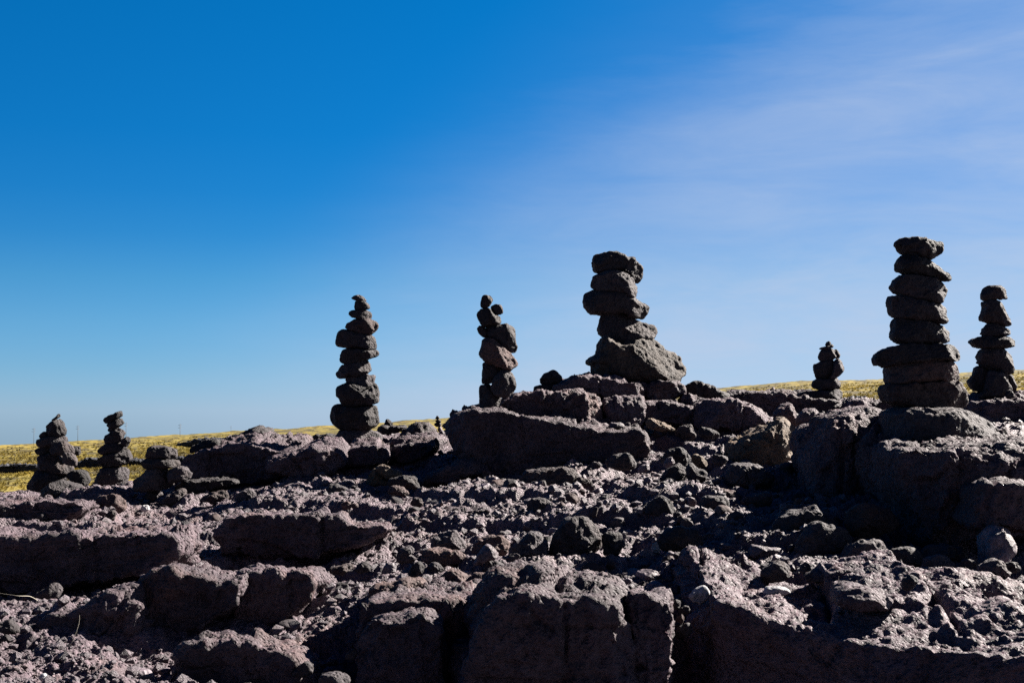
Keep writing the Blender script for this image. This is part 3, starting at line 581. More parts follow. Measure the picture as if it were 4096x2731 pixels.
# ------------------------------------------------------------------ gravel and small loose stones, dropped onto what is already there
def ico(sub):
    import bmesh
    bm = bmesh.new(); bmesh.ops.create_icosphere(bm, subdivisions=sub, radius=1.0)
    v = np.array([x.co for x in bm.verts]); f = np.array([[q.index for q in p.verts] for p in bm.faces]); bm.free(); return v, f
bpy.context.view_layer.update()
dg = bpy.context.evaluated_depsgraph_get(); SC = bpy.context.scene
rs = np.random.RandomState(21)
def drop(x, y):
    ok, loc, nor, idx, ob, mat = SC.ray_cast(dg, Vector((x, y, 3.2)), Vector((0, 0, -1)))
    return (loc, nor, ob) if ok else None
NOT_ON = ('loose_rock',)
iv, jf = ico(1)
base = []
for k in range(24):
    s = np.array([1, rs.uniform(.6, 1), rs.uniform(.45, .85)])
    v = iv * s
    for _ in range(8):
        n = rs.randn(3); n /= np.linalg.norm(n); d = np.maximum(v @ n - rs.uniform(.35, .68), 0); v = v - n * d[:, None]
    v += rs.uniform(-.07, .07, v.shape); base.append(v)
VV, FF, off = [], [], 0
cnt = 0
for _ in range(80000):
    if cnt >= 30000: break
    Y = 3.1 + 6.2 * rs.rand() ** 1.25; u = rs.uniform(-.42, .42); X = u * Y
    if vnoise(np.array([[X * 1.3, Y * 1.3, 0.]]), 91)[0] < rs.uniform(-1.1, .35): continue
    h = drop(X, Y)
    if not h or h[1].z < .72 or h[2].name.startswith(NOT_ON): continue
    onrock = h[2].name != 'rocky_ground'
    if onrock and rs.rand() < .2: continue
    r = .0041 * (1 - rs.rand()) ** (-.52)
    r = min(r, .03 if not onrock else .014)
    v = base[rs.randint(24)] * r
    a = rs.uniform(0, 2 * math.pi); c_, s_ = math.cos(a), math.sin(a)
    v = v @ np.array([[c_, s_, 0], [-s_, c_, 0], [0, 0, 1]])
    VV.append(v + np.array([h[0].x, h[0].y, h[0].z + r * .22])); FF.append(jf + off); off += len(iv); cnt += 1
gme = mesh_from('gravel', np.vstack(VV), None, np.vstack(FF), smooth=False)
tag(link('gravel', gme, GRAVEL), kind='stuff')
# small loose stones: one of each shape, then copies
iv3, jf3 = ico(4)
protos = []
for k in range(12):
    s = np.array([1, rs.uniform(.6, .95), rs.uniform(.45, .8)]); v = iv3 * s
    for _ in range(11):
        n = rs.randn(3); n /= np.linalg.norm(n); d = np.maximum(v @ n - rs.uniform(.42, .72), 0); v = v - n * d[:, None] * .95
    q = v + rs.uniform(-30, 30, 3)
    v = v * (1 + .06 * fbm(q * 1.3, 3, 9) + .05 * fbm(q * 5, 3, 19) - .06 * np.clip(.5 - worley(q * 4.5, 5), 0, 1))[:, None]
    protos.append(mesh_from('loose_stone', v * .01, None, jf3))
MATS = [LAVA, LAVA_GREY, LAVA_GREY, LAVA_GREY, GRAVEL, GRAVEL, LAVA_RED]
for me in protos: me.materials.append(LAVA_GREY)
first = None; placed = []
tries = 0
ZONES = [(-.36, .36, 3.3, 8.2, 1.0), (-.02, .24, 4.0, 6.9, 2.4), (-.05, .2, 3.9, 4.6, 1.4)]
cum = np.cumsum([z[4] for z in ZONES]); cum = cum / cum[-1]
LABEL = 'fist sized grey lava stone lying loose on the gravel slope'
while len(placed) < 170 and tries < 6000:
    tries += 1
    z = ZONES[int(np.searchsorted(cum, rs.rand()))]
    Y = rs.uniform(z[2], z[3]); X = rs.uniform(z[0], z[1]) * Y
    h = drop(X, Y)
    if not h or h[1].z < .7 or h[2].name != 'rocky_ground': continue
    # only where the camera sees it
    cam = Vector((0, 0, CAMZ)); t = h[0] + Vector((0, 0, .02)); d = (t - cam); L = d.length
    ok, l2, *_r = SC.ray_cast(dg, cam, d.normalized(), distance=L - .03)
    if ok: continue
    r = min(.017 * (1 - rs.rand()) ** (-.42), .045)
    if any((X - a) ** 2 + (Y - b) ** 2 < (.7 * (r + c)) ** 2 for a, b, c in placed): continue
    me = protos[rs.randint(12)]
    if first is None:
        o = bpy.data.objects.new('loose_stone', me); first = o
        tag(o, LABEL, 'stone', 'small loose stones on the slope')
    else:
        o = first.copy(); o.data = me
    C.objects.link(o)
    if not o.material_slots: pass
    o.material_slots[0].link = 'OBJECT'; o.material_slots[0].material = MATS[rs.randint(len(MATS))]
    o.location = (h[0].x, h[0].y, h[0].z + r * .12); o.scale = (r * 100,) * 3
    o.rotation_euler = (rs.uniform(-.3, .3), rs.uniform(-.3, .3), rs.uniform(0, 6.28))
    placed.append((X, Y, r))
# dry grass stems in the bottom left
GRASS_STEM, nt, b = nodes_of('dry_stem'); b.inputs['Base Color'].default_value = (.33, .30, .24, 1); b.inputs['Roughness'].default_value = .7
def stem(px, label, Y, r=.0011):
    pts = [Vector(P(x, y, Y + dy)) for x, y, dy in px]
    import bmesh
    cu = []
    for i in range(len(pts) - 1):
        p0 = pts[max(i - 1, 0)]; p1 = pts[i]; p2 = pts[i + 1]; p3 = pts[min(i + 2, len(pts) - 1)]
        for k in range(8):
            t = k / 8; cu.append(.5 * ((2*p1) + (p2-p0)*t + (2*p0-5*p1+4*p2-p3)*t*t + (3*p1-p0-3*p2+p3)*t**3))
    cu.append(pts[-1]); org = cu[-1].copy(); vs, nn = [], 6
    for i, c in enumerate(cu):
        d = (cu[min(i + 1, len(cu) - 1)] - cu[max(i - 1, 0)]).normalized()
        a = d.cross(Vector((0, 1, .2))).normalized(); bb = d.cross(a); rr = r * (.35 + .65 * i / len(cu))
        for k in range(nn):
            an = 2 * math.pi * k / nn; vs.append(c + a * math.cos(an) * rr + bb * math.sin(an) * rr - org)
    o = link('grass_stem', mesh_from('grass_stem', np.array(vs), grid_quads(len(cu), nn, True)), GRASS_STEM, org)
    tag(o, label, 'grass stem')
stem([(318, 2458, -.1), (316, 2490, -.1), (300, 2540, -.1), (282, 2575, -.06), (255, 2590, 0)], 'curved dry grass stem hanging before the slanting dark ledge face', 3.75)
stem([(-20, 2368, 0), (30, 2376, 0), (75, 2382, 0), (120, 2384, .05), (150, 2400, .1)], 'thin dry stem lying across the shade at the left edge', 4.3)
stem([(2262, 1949, 0), (2285, 1941, 0), (2310, 1938, 0), (2330, 1944, .05)], 'short pale arched stem in front of the long low slab', 6.2)
# ------------------------------------------------------------------ cairns: every stone a thing of its own
ORD = ['topmost', 'second from top', 'third from top', 'fourth from top', 'fifth from top', 'sixth from top', 'seventh from top', 'eighth from top', 'ninth from top', 'tenth from top', 'eleventh from top']
def cairn(crop, Y, of, group, stones, **kw):
    for k, (desc, pts, *ex) in enumerate(stones):
        e = dict(n=4.2, facets=[RL], rnd_facets=5, res=.0065, lump=.28, rough=.55, pits=.8, crag=.18, smooth_it=1, cat='stone', group=group); e.update(kw)
        if ex: e.update(ex[0])
        dy = e.pop('dy', 0); mat = e.pop('mat', LAVA)
        label = desc if ' of ' in desc or ' cairn' in desc else f'{desc}, {e.pop("place", None) or ORD[k]} of {of}'
        e.pop('place', None)
        rock('cairn_stone', crop, pts, label, mat, Y=Y + dy, **e)
# A: chunky cairn at the far left
cairn('a', 7.5, 'the leftmost cairn', 'stones of the leftmost cairn', [
    ('short stick-like stone tilted up', [(612,232),(640,215),(680,160),(700,163),(710,185),(690,205),(650,235),(622,248)]),
    ('tall rounded block', [(545,300),(590,270),(630,237),(690,223),(735,250),(750,290),(777,350),(767,400),(720,428),(640,435),(580,428),(555,380),(548,330)]),
    ('small round stone on the left of the leftmost cairn', [(463,420),(480,392),(520,373),(560,375),(580,420),(565,445),(500,455),(470,445)]),
    ('wide flat slab', [(443,465),(480,455),(560,432),(700,425),(765,425),(780,470),(770,515),(650,535),(560,548),(490,552),(455,540),(444,500)]),
    ('small stone poking out at the left of the leftmost cairn', [(418,600),(430,575),(490,562),(570,540),(640,550),(640,620),(500,648),(440,637)], dict(dy=.03)),
    ('rounded stone with a lit top', [(590,600),(610,530),(640,500),(700,480),(775,490),(830,530),(870,590),(862,640),(740,650),(620,650)], dict(dy=-.06)),
    ('small cube jutting out at the right of the leftmost cairn', [(845,560),(860,545),(920,540),(940,558),(940,620),(920,652),(885,648),(855,630)], dict(dy=.02)),
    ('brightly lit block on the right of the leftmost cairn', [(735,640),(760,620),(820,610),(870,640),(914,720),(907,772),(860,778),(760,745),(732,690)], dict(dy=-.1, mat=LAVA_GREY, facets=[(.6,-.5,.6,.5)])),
    ('broad dark body stone low in the leftmost cairn', [(453,660),(500,645),(600,630),(700,640),(760,730),(860,780),(862,842),(780,885),(600,840),(460,815),(448,730)]),
    ('big sloping foundation boulder at the left of the leftmost cairn', [(328,1025),(345,985),(390,910),(420,830),(480,812),(600,830),(760,870),(800,900),(760,960),(700,1000),(600,1060),(480,1075),(340,1045)], dict(n=2.6)),
    ('round foundation boulder at the right of the leftmost cairn', [(780,900),(820,850),(860,820),(930,813),(1010,838),(1060,920),(1057,960),(992,1024),(940,1010),(860,980)], dict(dy=-.05, facets=[(.7,-.6,.2,.7)])),
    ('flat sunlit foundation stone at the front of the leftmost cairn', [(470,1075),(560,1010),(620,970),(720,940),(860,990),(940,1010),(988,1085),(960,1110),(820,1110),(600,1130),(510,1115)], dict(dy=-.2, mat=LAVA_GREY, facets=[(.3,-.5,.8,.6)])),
])
# B: cairn with a tilted cap
cairn('a', 7.75, 'the cairn with the tilted cap slab', 'stones of the cairn with the tilted cap slab', [
    ('long tilted cap slab', [(1223,240),(1240,213),(1320,175),(1400,133),(1425,126),(1440,180),(1410,200),(1300,258),(1255,276)], dict(n=4, facets=[])),
    ('tilted block', [(1262,292),(1290,272),(1400,212),(1435,213),(1462,265),(1430,292),(1390,313),(1330,335),(1290,322)]),
    ('little flat stone', [(1272,345),(1290,320),(1340,308),(1400,312),(1402,340),(1350,365),(1300,378),(1278,362)]),
    ('peaked stone', [(1223,460),(1240,420),(1300,380),(1400,323),(1473,377),(1445,430),(1442,482),(1380,505),(1290,520),(1240,502)]),
    ('small stone stuck on the right of the cairn with the tilted cap', [(1435,455),(1490,428),(1532,450),(1532,490),(1500,542),(1460,552),(1425,515)], dict(dy=-.03)),
    ('flattened oval stone', [(1166,600),(1190,568),(1270,518),(1400,488),(1470,525),(1485,560),(1400,612),(1280,632),(1200,635)], dict(place='low in the middle')),
    ('large boat shaped stone', [(1143,715),(1170,683),(1240,640),(1400,602),(1490,573),(1522,610),(1542,700),(1480,742),(1400,778),(1300,792),(1210,788)], dict(place='just above the foot')),
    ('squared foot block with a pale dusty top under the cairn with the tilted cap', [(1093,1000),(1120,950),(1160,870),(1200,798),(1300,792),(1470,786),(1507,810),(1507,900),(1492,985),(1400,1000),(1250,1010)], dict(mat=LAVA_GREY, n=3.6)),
])
# C: low pile
cairn('a', 7.2, 'the low three-stone cairn', 'stones of the low three-stone cairn', [
    ('squared cap stone', [(1722,668),(1745,560),(1800,533),(1990,553),(2075,578),(2083,660),(2040,692),(1900,690),(1800,680),(1740,676)], dict(n=3.6)),
    ('flat wide stone in the middle of the low three-stone cairn', [(1686,770),(1688,712),(1740,682),(1900,686),(2080,703),(2118,740),(2090,785),(1900,800),(1720,800)]),
    ('big foundation block of the low three-stone cairn', [(1588,1060),(1588,940),(1680,870),(1720,800),(1800,788),(1950,783),(1970,850),(2000,940),(2060,990),(1900,1060),(1690,1075)], dict(mat=LAVA_GREY, n=3.4)),
    ('lumpy grey foundation stone at the right of the low three-stone cairn', [(1955,840),(2020,800),(2110,773),(2200,790),(2272,860),(2240,935),(2100,960),(1990,970)], dict(mat=LAVA_GREY, dy=-.05, lump=1.4)),
])
# D: slim cairn
cairn('d', 8.0, 'the slim cairn', 'stones of the slim cairn', [
    ('tiny beak shaped cap stone', [(458,97),(485,75),(525,65),(565,82),(599,122),(560,127),(520,124),(490,112)]),
    ('small notched stone', [(489,180),(496,120),(570,120),(602,140),(624,165),(620,192),(580,197),(500,207)]),
    ('small double lobed stone', [(441,235),(465,203),(520,206),(590,198),(636,225),(647,255),(622,292),(580,294),(510,277),(470,268)]),
    ('wedge stone pointing left', [(402,355),(440,315),(500,280),(620,284),(697,325),(697,360),(642,418),(560,424),(430,387)], dict(facets=[(.75,-.55,.35,.6)], mat=LAVA_RED)),
    ('wide rounded block', [(320,500),(335,430),(350,400),(385,380),(450,386),(620,420),(667,455),(684,510),(680,552),(640,565),(530,550),(440,545),(370,532),(330,522)]),
    ('flat stone with a nose jutting right', [(356,640),(365,610),(390,563),(450,543),(640,561),(690,560),(709,590),(690,614),(590,645),(490,685),(400,690),(365,667)]),
    ('flat stone with a nose jutting left', [(318,775),(340,745),(380,693),(480,680),(580,643),(612,655),(630,690),(642,735),(607,767),(590,790),(430,806),(360,817),(330,802)]),
    ('narrow stone with a bluish top', [(417,800),(450,789),(590,785),(669,783),(667,820),(657,860),(642,905),(440,905),(420,855)], dict(mat=LAVA_GREY)),
    ('wide stone with a pale dusty streak', [(328,900),(380,870),(430,849),(480,868),(630,888),(667,849),(697,870),(710,930),(704,1032),(650,1050),(480,1072),(390,1056),(365,1012),(358,985),(333,970)], dict(mat=LAVA_GREY, dy=-.02)),
    ('largest squared stone', [(281,1110),(295,1065),(320,1045),(400,1050),(500,1064),(640,1053),(684,1066),(697,1120),(712,1210),(690,1232),(620,1270),(540,1285),(380,1285),(310,1242),(283,1212)], dict(n=3.6)),
    ('grey foot block under the slim cairn', [(325,1340),(370,1275),(600,1272),(700,1300),(732,1340),(710,1395),(540,1420),(380,1425),(328,1390)], dict(mat=LAVA_GREY, n=3.6)),
])
# E: leaning cairn
cairn('e', 7.35, 'the leaning cairn at centre', 'stones of the leaning cairn at centre', [
    ('small upright cap stone', [(273,175),(278,110),(300,71),(360,73),(387,110),(370,140),(352,175),(300,192)]),
    ('small block poking right near the top of the leaning centre cairn', [(362,170),(410,148),(465,158),(477,225),(450,243),(400,245),(372,212)], dict(dy=.02)),
    ('tapered stone', [(238,245),(270,203),(320,183),(375,188),(385,230),(447,255),(462,312),(430,335),(340,352),(290,345),(268,302)], dict(facets=[(.7,-.5,.45,.66)])),
    ('small wedge at the left of the leaning centre cairn', [(243,370),(260,340),(300,343),(335,380),(352,435),(330,455),(290,444),(253,402)]),
    ('large slanted block on the upper right of the leaning centre cairn', [(315,345),(430,333),(520,326),(560,343),(582,385),(587,480),(602,540),(582,583),(540,586),(480,540),(380,460),(335,440),(325,390)], dict(dy=.02)),
    ('large slanting beaked stone midway up the leaning centre cairn', [(258,590),(280,540),(293,458),(380,450),(430,485),(540,585),(590,648),(605,687),(570,718),(540,745),(480,725),(380,690),(320,670),(280,632)], dict(dy=-.02, mat=LAVA_RED)),
    ('square stone leaning left low in the leaning centre cairn', [(283,857),(295,750),(298,678),(340,668),(400,685),(510,730),(480,765),(440,800),(400,850),(330,868)], dict(dy=.02)),
    ('round boulder low on the right of the leaning centre cairn', [(380,850),(410,790),(460,750),(510,738),(555,768),(592,850),(587,920),(550,970),(480,985),(400,970),(362,910)], dict(dy=-.05, mat=LAVA_GREY, n=2.3, facets=[(.7,-.3,.65,.72)])),
    ('upright foot block under the leaning centre cairn', [(260,920),(268,876),(340,863),(380,880),(400,960),(460,985),(445,1045),(400,1095),(272,1120),(263,1000)], dict(n=3.6)),
])
# F: knob on a block
cairn('e', 7.85, 'the pair', 'the two stacked stones beside the big cairn', [
    ('rough round knob perched on a low flat block, between two cairns', [(803,820),(850,765),(915,740),(960,758),(1005,800),(1002,830),(975,852),(900,868),(820,868)], dict(lump=1.4)),
    ('low flat block under the rough round knob, left of the big cairn', [(750,890),(790,876),(940,862),(1020,862),(1040,955),(960,960),(860,962),(752,962)], dict(n=3.6)),
])
# G: big cairn on the wedge boulder
cairn('g', 8.15, 'the big centre cairn', 'stones of the big centre cairn', [
    ('thick cap slab drooping to the right', [(443,190),(458,125),(510,104),(600,88),(670,76),(712,90),(770,130),(840,148),(912,185),(953,235),(957,330),(937,378),(900,384),(880,350),(780,297),(720,282),(600,277),(510,300),(453,267)], dict(dy=.03, facets=[], rough=1.5)),
    ('grey lumpy stone', [(421,420),(448,335),(510,308),(560,270),(640,260),(720,270),(790,300),(880,350),(895,400),(917,440),(902,530),(885,572),(830,555),(780,508),(620,503),(470,475),(428,442)], dict(mat=LAVA_GREY, dy=-.04)),
    ('long slab cracked near its right end', [(348,590),(358,515),(400,493),(470,478),(620,490),(780,496),(880,566),(1020,628),(1044,660),(1012,722),(970,768),(850,760),(740,728),(520,730),(430,724),(393,692),(358,642)]),
    ('broad keel shaped stone jutting right', [(496,880),(518,790),(523,728),(600,708),(780,730),(850,762),(930,798),(950,813),(1090,838),(1117,880),(1127,910),(1102,962),(1060,990),(880,1046),(770,1072),(680,1068),(600,990),(518,932)]),
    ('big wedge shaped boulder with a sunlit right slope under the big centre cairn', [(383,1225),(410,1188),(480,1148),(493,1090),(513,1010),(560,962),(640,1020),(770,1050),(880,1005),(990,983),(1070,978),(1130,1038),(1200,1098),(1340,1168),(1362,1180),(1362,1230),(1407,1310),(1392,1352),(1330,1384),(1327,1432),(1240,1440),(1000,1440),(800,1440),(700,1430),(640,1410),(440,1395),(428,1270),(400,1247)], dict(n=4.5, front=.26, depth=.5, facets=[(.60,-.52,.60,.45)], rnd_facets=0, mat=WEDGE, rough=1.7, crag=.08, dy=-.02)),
])
# H: small distant cairn
cairn('h', 8.65, 'the small distant cairn on the rim', 'stones of the small distant cairn on the rim', [
    ('tiny knob', [(893,358),(920,308),(960,290),(997,310),(1005,350),(1000,385),(960,392),(920,385)]),
    ('thin little bar', [(793,420),(830,400),(920,378),(990,370),(1020,345),(1048,358),(1042,392),(1000,412),(940,442),(860,437),(800,434)], dict(n=2.4)),
    ('rounded stone', [(773,560),(798,500),(830,448),(900,428),(1020,425),(1065,450),(1085,500),(1085,585),(1000,648),(830,655),(788,612)]),
    ('little stone on the upper right of the small distant cairn', [(1040,470),(1080,433),(1120,448),(1167,530),(1152,587),(1100,604),(1065,565)], dict(dy=.02)),
    ('wide lumpy stone with a pale patch on the left of the small distant cairn', [(698,740),(718,700),(830,650),(960,630),(1060,640),(1065,760),(1030,880),(900,970),(750,975),(718,922),(703,822)], dict(mat=LAVA_GREY)),
    ('standing stone on the right of the small distant cairn', [(1040,700),(1095,620),(1145,598),(1202,660),(1228,790),(1192,852),(1110,932),(1050,965),(960,960),(1020,850)], dict(dy=-.03, mat=LAVA_GREY)),
    ('fat oval stone low in the small distant cairn', [(666,1080),(688,1010),(750,973),(900,955),(1110,948),(1167,1010),(1172,1080),(1152,1138),(1050,1166),(800,1170),(700,1132)]),
    ('flat foundation slab of the small distant cairn', [(398,1275),(440,1213),(560,1193),(750,1178),(1000,1168),(1150,1140),(1212,1200),(1197,1320),(1100,1345),(900,1345),(480,1310)], dict(n=3.4)),
])
rock('loose_rock', 'h', [(1290,1360),(1310,1300),(1340,1273),(1378,1330),(1375,1365)], 'little pointed stone on the rim right of the small distant cairn', LAVA, Y=8.6, cat='rock', n=2.6)
rock('loose_rock', 'h', [(1375,1365),(1440,1330),(1500,1308),(1602,1308),(1592,1355),(1480,1390),(1390,1395)], 'flat little stone on the rim beside the little pointed stone', LAVA, Y=8.6, cat='rock', n=2.6)
# I: tall right cairn
IK = dict()
cairn('i', 5.5, 'the tallest cairn', 'stones of the tallest cairn', [
    ('pointed cap stone', [(390,85),(410,69),(460,47),(540,37),(640,54),(722,75),(732,130),(717,157),(660,188),(640,204),(560,195),(490,157),(433,122)], dict(n=2.6, rough=1.5)),
    ('slab sloping down to the right', [(410,220),(418,190),(440,163),(490,152),(560,188),(650,203),(720,248),(787,295),(792,327),(750,338),(690,325),(590,300),(480,290),(423,267)], dict(facets=[(.6,-.5,.6,.66)])),
    ('oval block', [(373,375),(393,330),(440,294),(520,293),(700,324),(762,385),(757,425),(727,465),(717,499),(640,495),(520,480),(450,447),(398,412)]),
    ('squared slab', [(358,495),(366,450),(400,441),(480,449),(600,484),(700,498),(750,518),(750,638),(680,624),(560,613),(410,600),(373,562)], dict(n=3.8)),
    ('rounded block with a lit right corner', [(376,720),(393,650),(405,596),(520,611),(640,626),(720,648),(780,690),(767,752),(720,780),(600,786),(480,788),(398,752)]),
    ('widest slab, jutting far to the left', [(255,880),(268,845),(310,823),(400,793),(480,782),(720,782),(780,788),(842,830),(846,880),(820,899),(640,888),(480,902),(380,917),(310,937),(263,912)], dict(dy=-.02)),
    ('broad brownish block', [(340,1030),(353,940),(390,900),(480,893),(620,878),(770,894),(822,925),(850,1010),(825,1042),(600,1044),(440,1060),(358,1058)], dict(mat=LAVA_RED, facets=[(.85,-.5,.1,.78)])),
    ('long squared slab with a rough right end', [(301,1090),(318,1060),(400,1055),(580,1038),(780,1028),(850,1048),(888,1090),(907,1180),(872,1222),(700,1224),(470,1230),(330,1175),(308,1122)], dict(mat=LAVA_RED, n=3.8, facets=[(.85,-.5,.1,.80)])),
    ('huge rounded foundation stone of the tallest cairn', [(336,1420),(338,1270),(400,1238),(440,1222),(700,1215),(830,1238),(960,1278),(1052,1318),(1093,1390),(1072,1455),(1000,1485),(800,1495),(560,1515),(380,1505),(343,1465)], dict(mat=LAVA_GREY, depth=.5, n=3.6, facets=[(.62,-.45,.6,.70)], rnd_facets=1, dy=-.08)),
], **IK)
# J: right edge cairn
cairn('j', 8.25, 'the cairn at the right edge', 'stones of the cairn at the right edge', [
    ('blocky cap stone', [(458,215),(470,140),(510,110),(600,116),(692,155),(722,232),(705,255),(600,265),(500,266),(466,247)], dict(rough=1.4)),
    ('bell shaped stone', [(443,475),(463,410),(488,330),(478,290),(500,266),(600,258),(667,283),(722,390),(773,490),(762,523),(700,540),(600,512),(540,500)]),
    ('small flat stone', [(463,612),(478,560),(540,503),(640,510),(757,573),(757,607),(700,634),(650,648),(480,648)]),
    ('wide thin slab jutting both ways', [(350,690),(380,663),(470,642),(680,642),(760,646),(812,690),(792,748),(700,766),(470,768),(400,748),(363,722)]),
    ('big rounded body stone', [(418,920),(438,890),(423,830),(458,765),(560,760),(700,765),(762,830),(792,920),(787,980),(760,1035),(600,1040),(500,975),(448,932)]),
    ('dark lobed stone low on the left of the right edge cairn', [(316,1120),(338,1070),(378,1030),(383,970),(460,933),(530,970),(540,1100),(490,1205),(400,1220),(348,1182)], dict(dy=.02)),
    ('upright foundation stone of the right edge cairn', [(470,1250),(500,1100),(520,1000),(600,1015),(725,1025),(740,1120),(765,1220),(700,1290),(480,1300),(345,1292),(398,1235)], dict(dy=-.04)),
    ('round stone low on the right of the right edge cairn', [(715,1040),(780,1048),(818,1140),(802,1245),(740,1240),(715,1130)], dict(dy=.02)),
    ('little stone at the foot of the right edge cairn', [(706,1265),(730,1208),(770,1203),(797,1230),(790,1280),(730,1290)], dict(dy=-.15)),
])
# tiny far cairn and the single stone on the left skyline
cairn('M5', 8.4, 'the tiny far cairn on the skyline', 'stones of the tiny far cairn on the skyline', [
    ('tiny knob', [(986,388),(1000,364),(1020,368),(1024,386),(1012,398),(995,396)]),
    ('tiny flat stone', [(983,410),(1008,394),(1040,400),(1037,427),(1000,430)]),
    ('tiny base stone', [(973,446),(990,425),(1040,426),(1042,458),(1000,462)]),
    ('small light stone propping the tiny far cairn', [(1012,490),(1018,456),(1045,462),(1042,505),(1020,510)], dict(mat=GRAVEL)),
], res=.004)
rock('loose_rock', 'M5', [(528,440),(545,393),(570,388),(612,430),(607,452),(570,465),(533,462)], 'single rounded stone perched on the skyline right of the slim cairn', LAVA, Y=8.5, cat='rock', n=2.6)
# ------------------------------------------------------------------ grass country behind the ridge
def mk_grass(name, c1, c2, c3, sc=1.0, trans=0.):
    m, nt, b = nodes_of(name); L = nt.links.new
    tc = N(nt, 'ShaderNodeTexCoord')
    n1 = N(nt, 'ShaderNodeTexNoise', Scale=.05 * sc, Detail=9.0, Roughness=.65); L(tc.outputs['Object'], n1.inputs['Vector'])
    n2 = N(nt, 'ShaderNodeTexNoise', Scale=.16 * sc, Detail=10.0, Roughness=.72, Distortion=.4); L(tc.outputs['Object'], n2.inputs['Vector'])
    r1 = N(nt, 'ShaderNodeMapRange'); L(n1.outputs['Fac'], r1.inputs[0]); r1.inputs[1].default_value = .38; r1.inputs[2].default_value = .62
    r2 = N(nt, 'ShaderNodeMapRange'); L(n2.outputs['Fac'], r2.inputs[0]); r2.inputs[1].default_value = .46; r2.inputs[2].default_value = .54; r2.inputs[4].default_value = .9
    mx = N(nt, 'ShaderNodeMix', _data_type='RGBA'); L(r1.outputs[0], mx.inputs[0]); mx.inputs[6].default_value = (*c1, 1); mx.inputs[7].default_value = (*c2, 1)
    m2 = N(nt, 'ShaderNodeMix', _data_type='RGBA'); L(r2.outputs[0], m2.inputs[0]); L(mx.outputs[2], m2.inputs[6]); m2.inputs[7].default_value = (*c3, 1)
    L(m2.outputs[2], b.inputs['Base Color']); b.inputs['Roughness'].default_value = .9; b.inputs['Specular IOR Level'].default_value = .1
    if trans:
        tr = N(nt, 'ShaderNodeBsdfTranslucent'); L(m2.outputs[2], tr.inputs[0]); ms = N(nt, 'ShaderNodeMixShader'); ms.inputs[0].default_value = trans
        L(b.outputs[0], ms.inputs[1]); L(tr.outputs[0], ms.inputs[2]); L(ms.outputs[0], [n for n in nt.nodes if n.type == 'OUTPUT_MATERIAL'][0].inputs[0])
    return m
FIELD = mk_grass('dry_grass_field', (.22, .162, .034), (.13, .110, .030), (.034, .028, .015))
BLADES = mk_grass('dry_grass_blades', (.23, .168, .034), (.14, .115, .030), (.07, .054, .02), trans=.35)
BANK_SHADE = rock_mat('lava_bank', (.024, .026, .04), (.036, .037, .05), (.03, .028, .03), bump=.3, coarse=.03, vary=0)  # blue of the skylit shade on the banks, put into their colour
BANK_SHADE2 = BANK_SHADE
SKY_X = [-3000, -600, 0, 280, 520, 700, 900, 1330, 1700, 2350, 2800, 3000, 3150, 3400, 3600, 3870, 4096, 5000, 7200]
SKY_Y = [1880, 1812, 1784, 1766, 1752, 1742, 1730, 1703, 1682, 1622, 1563, 1545, 1532, 1523, 1515, 1494, 1483, 1440, 1400]
CREST = 560.0
FY = np.concatenate([np.geomspace(14, 150, 420), np.geomspace(151, 640, 330), np.geomspace(650, 5000, 30)])
FU = np.concatenate([np.linspace(-1.6, -.40, 50)[:-1], np.linspace(-.40, .40, 620), np.linspace(.40, 1.6, 50)[1:]])
def field_z(X, Y):
    px = W / 2 + F * (X / Y) * ct
    ys = np.interp(px, SKY_X, SKY_Y)
    yb = np.interp(px, [-3000, 0, 700, 1400, 2600, 3400, 4096, 7000], [2090, 2010, 2000, 1900, 1780, 1730, 1720, 1700])
    # rows of the far slope, from the foot (30 m) to the crest
    k = np.clip(np.log(np.maximum(Y, 14) / 30) / np.log(CREST / 30), -.35, 1.0)
    py = yb + (ys - yb) * np.where(k > 0, 1 - (1 - np.clip(k, 0, 1)) ** 1.25, k * .8)
    v = (H / 2 - py) / F
    z = CAMZ + Y * (st + v * ct) / (ct - v * st)
    zc = z
    far = np.maximum(Y - CREST, 0); z = z - np.where(Y > CREST, z * 0 + .00012 * far ** 1.6 + .02 * far, 0) 
    p = np.stack([X, Y, X * 0], 1)
    s = np.clip(Y / 80, .3, 5)
    amp = np.clip(1 - far / 200, .2, 1)
    z = z + amp * (.10 * np.sqrt(s) * fbm(p * np.array([.16, .10, 1]), 4, 3) + .05 * fbm(p * np.array([1.0, .6, 1]), 4, 23)
             + .20 * s ** .6 * np.maximum(fbm(p * np.array([.08, .04, 1]), 5, 63), -.15))
    return z
FX = FU[None, :] * FY[:, None]; FYY = np.repeat(FY[:, None], len(FU), 1)
fz = field_z(FX.ravel(), FYY.ravel())
tag(link('grass_field', mesh_from('grass_field', np.stack([FX.ravel(), FYY.ravel(), fz], 1), grid_quads(len(FY), len(FU))), FIELD), kind='structure')
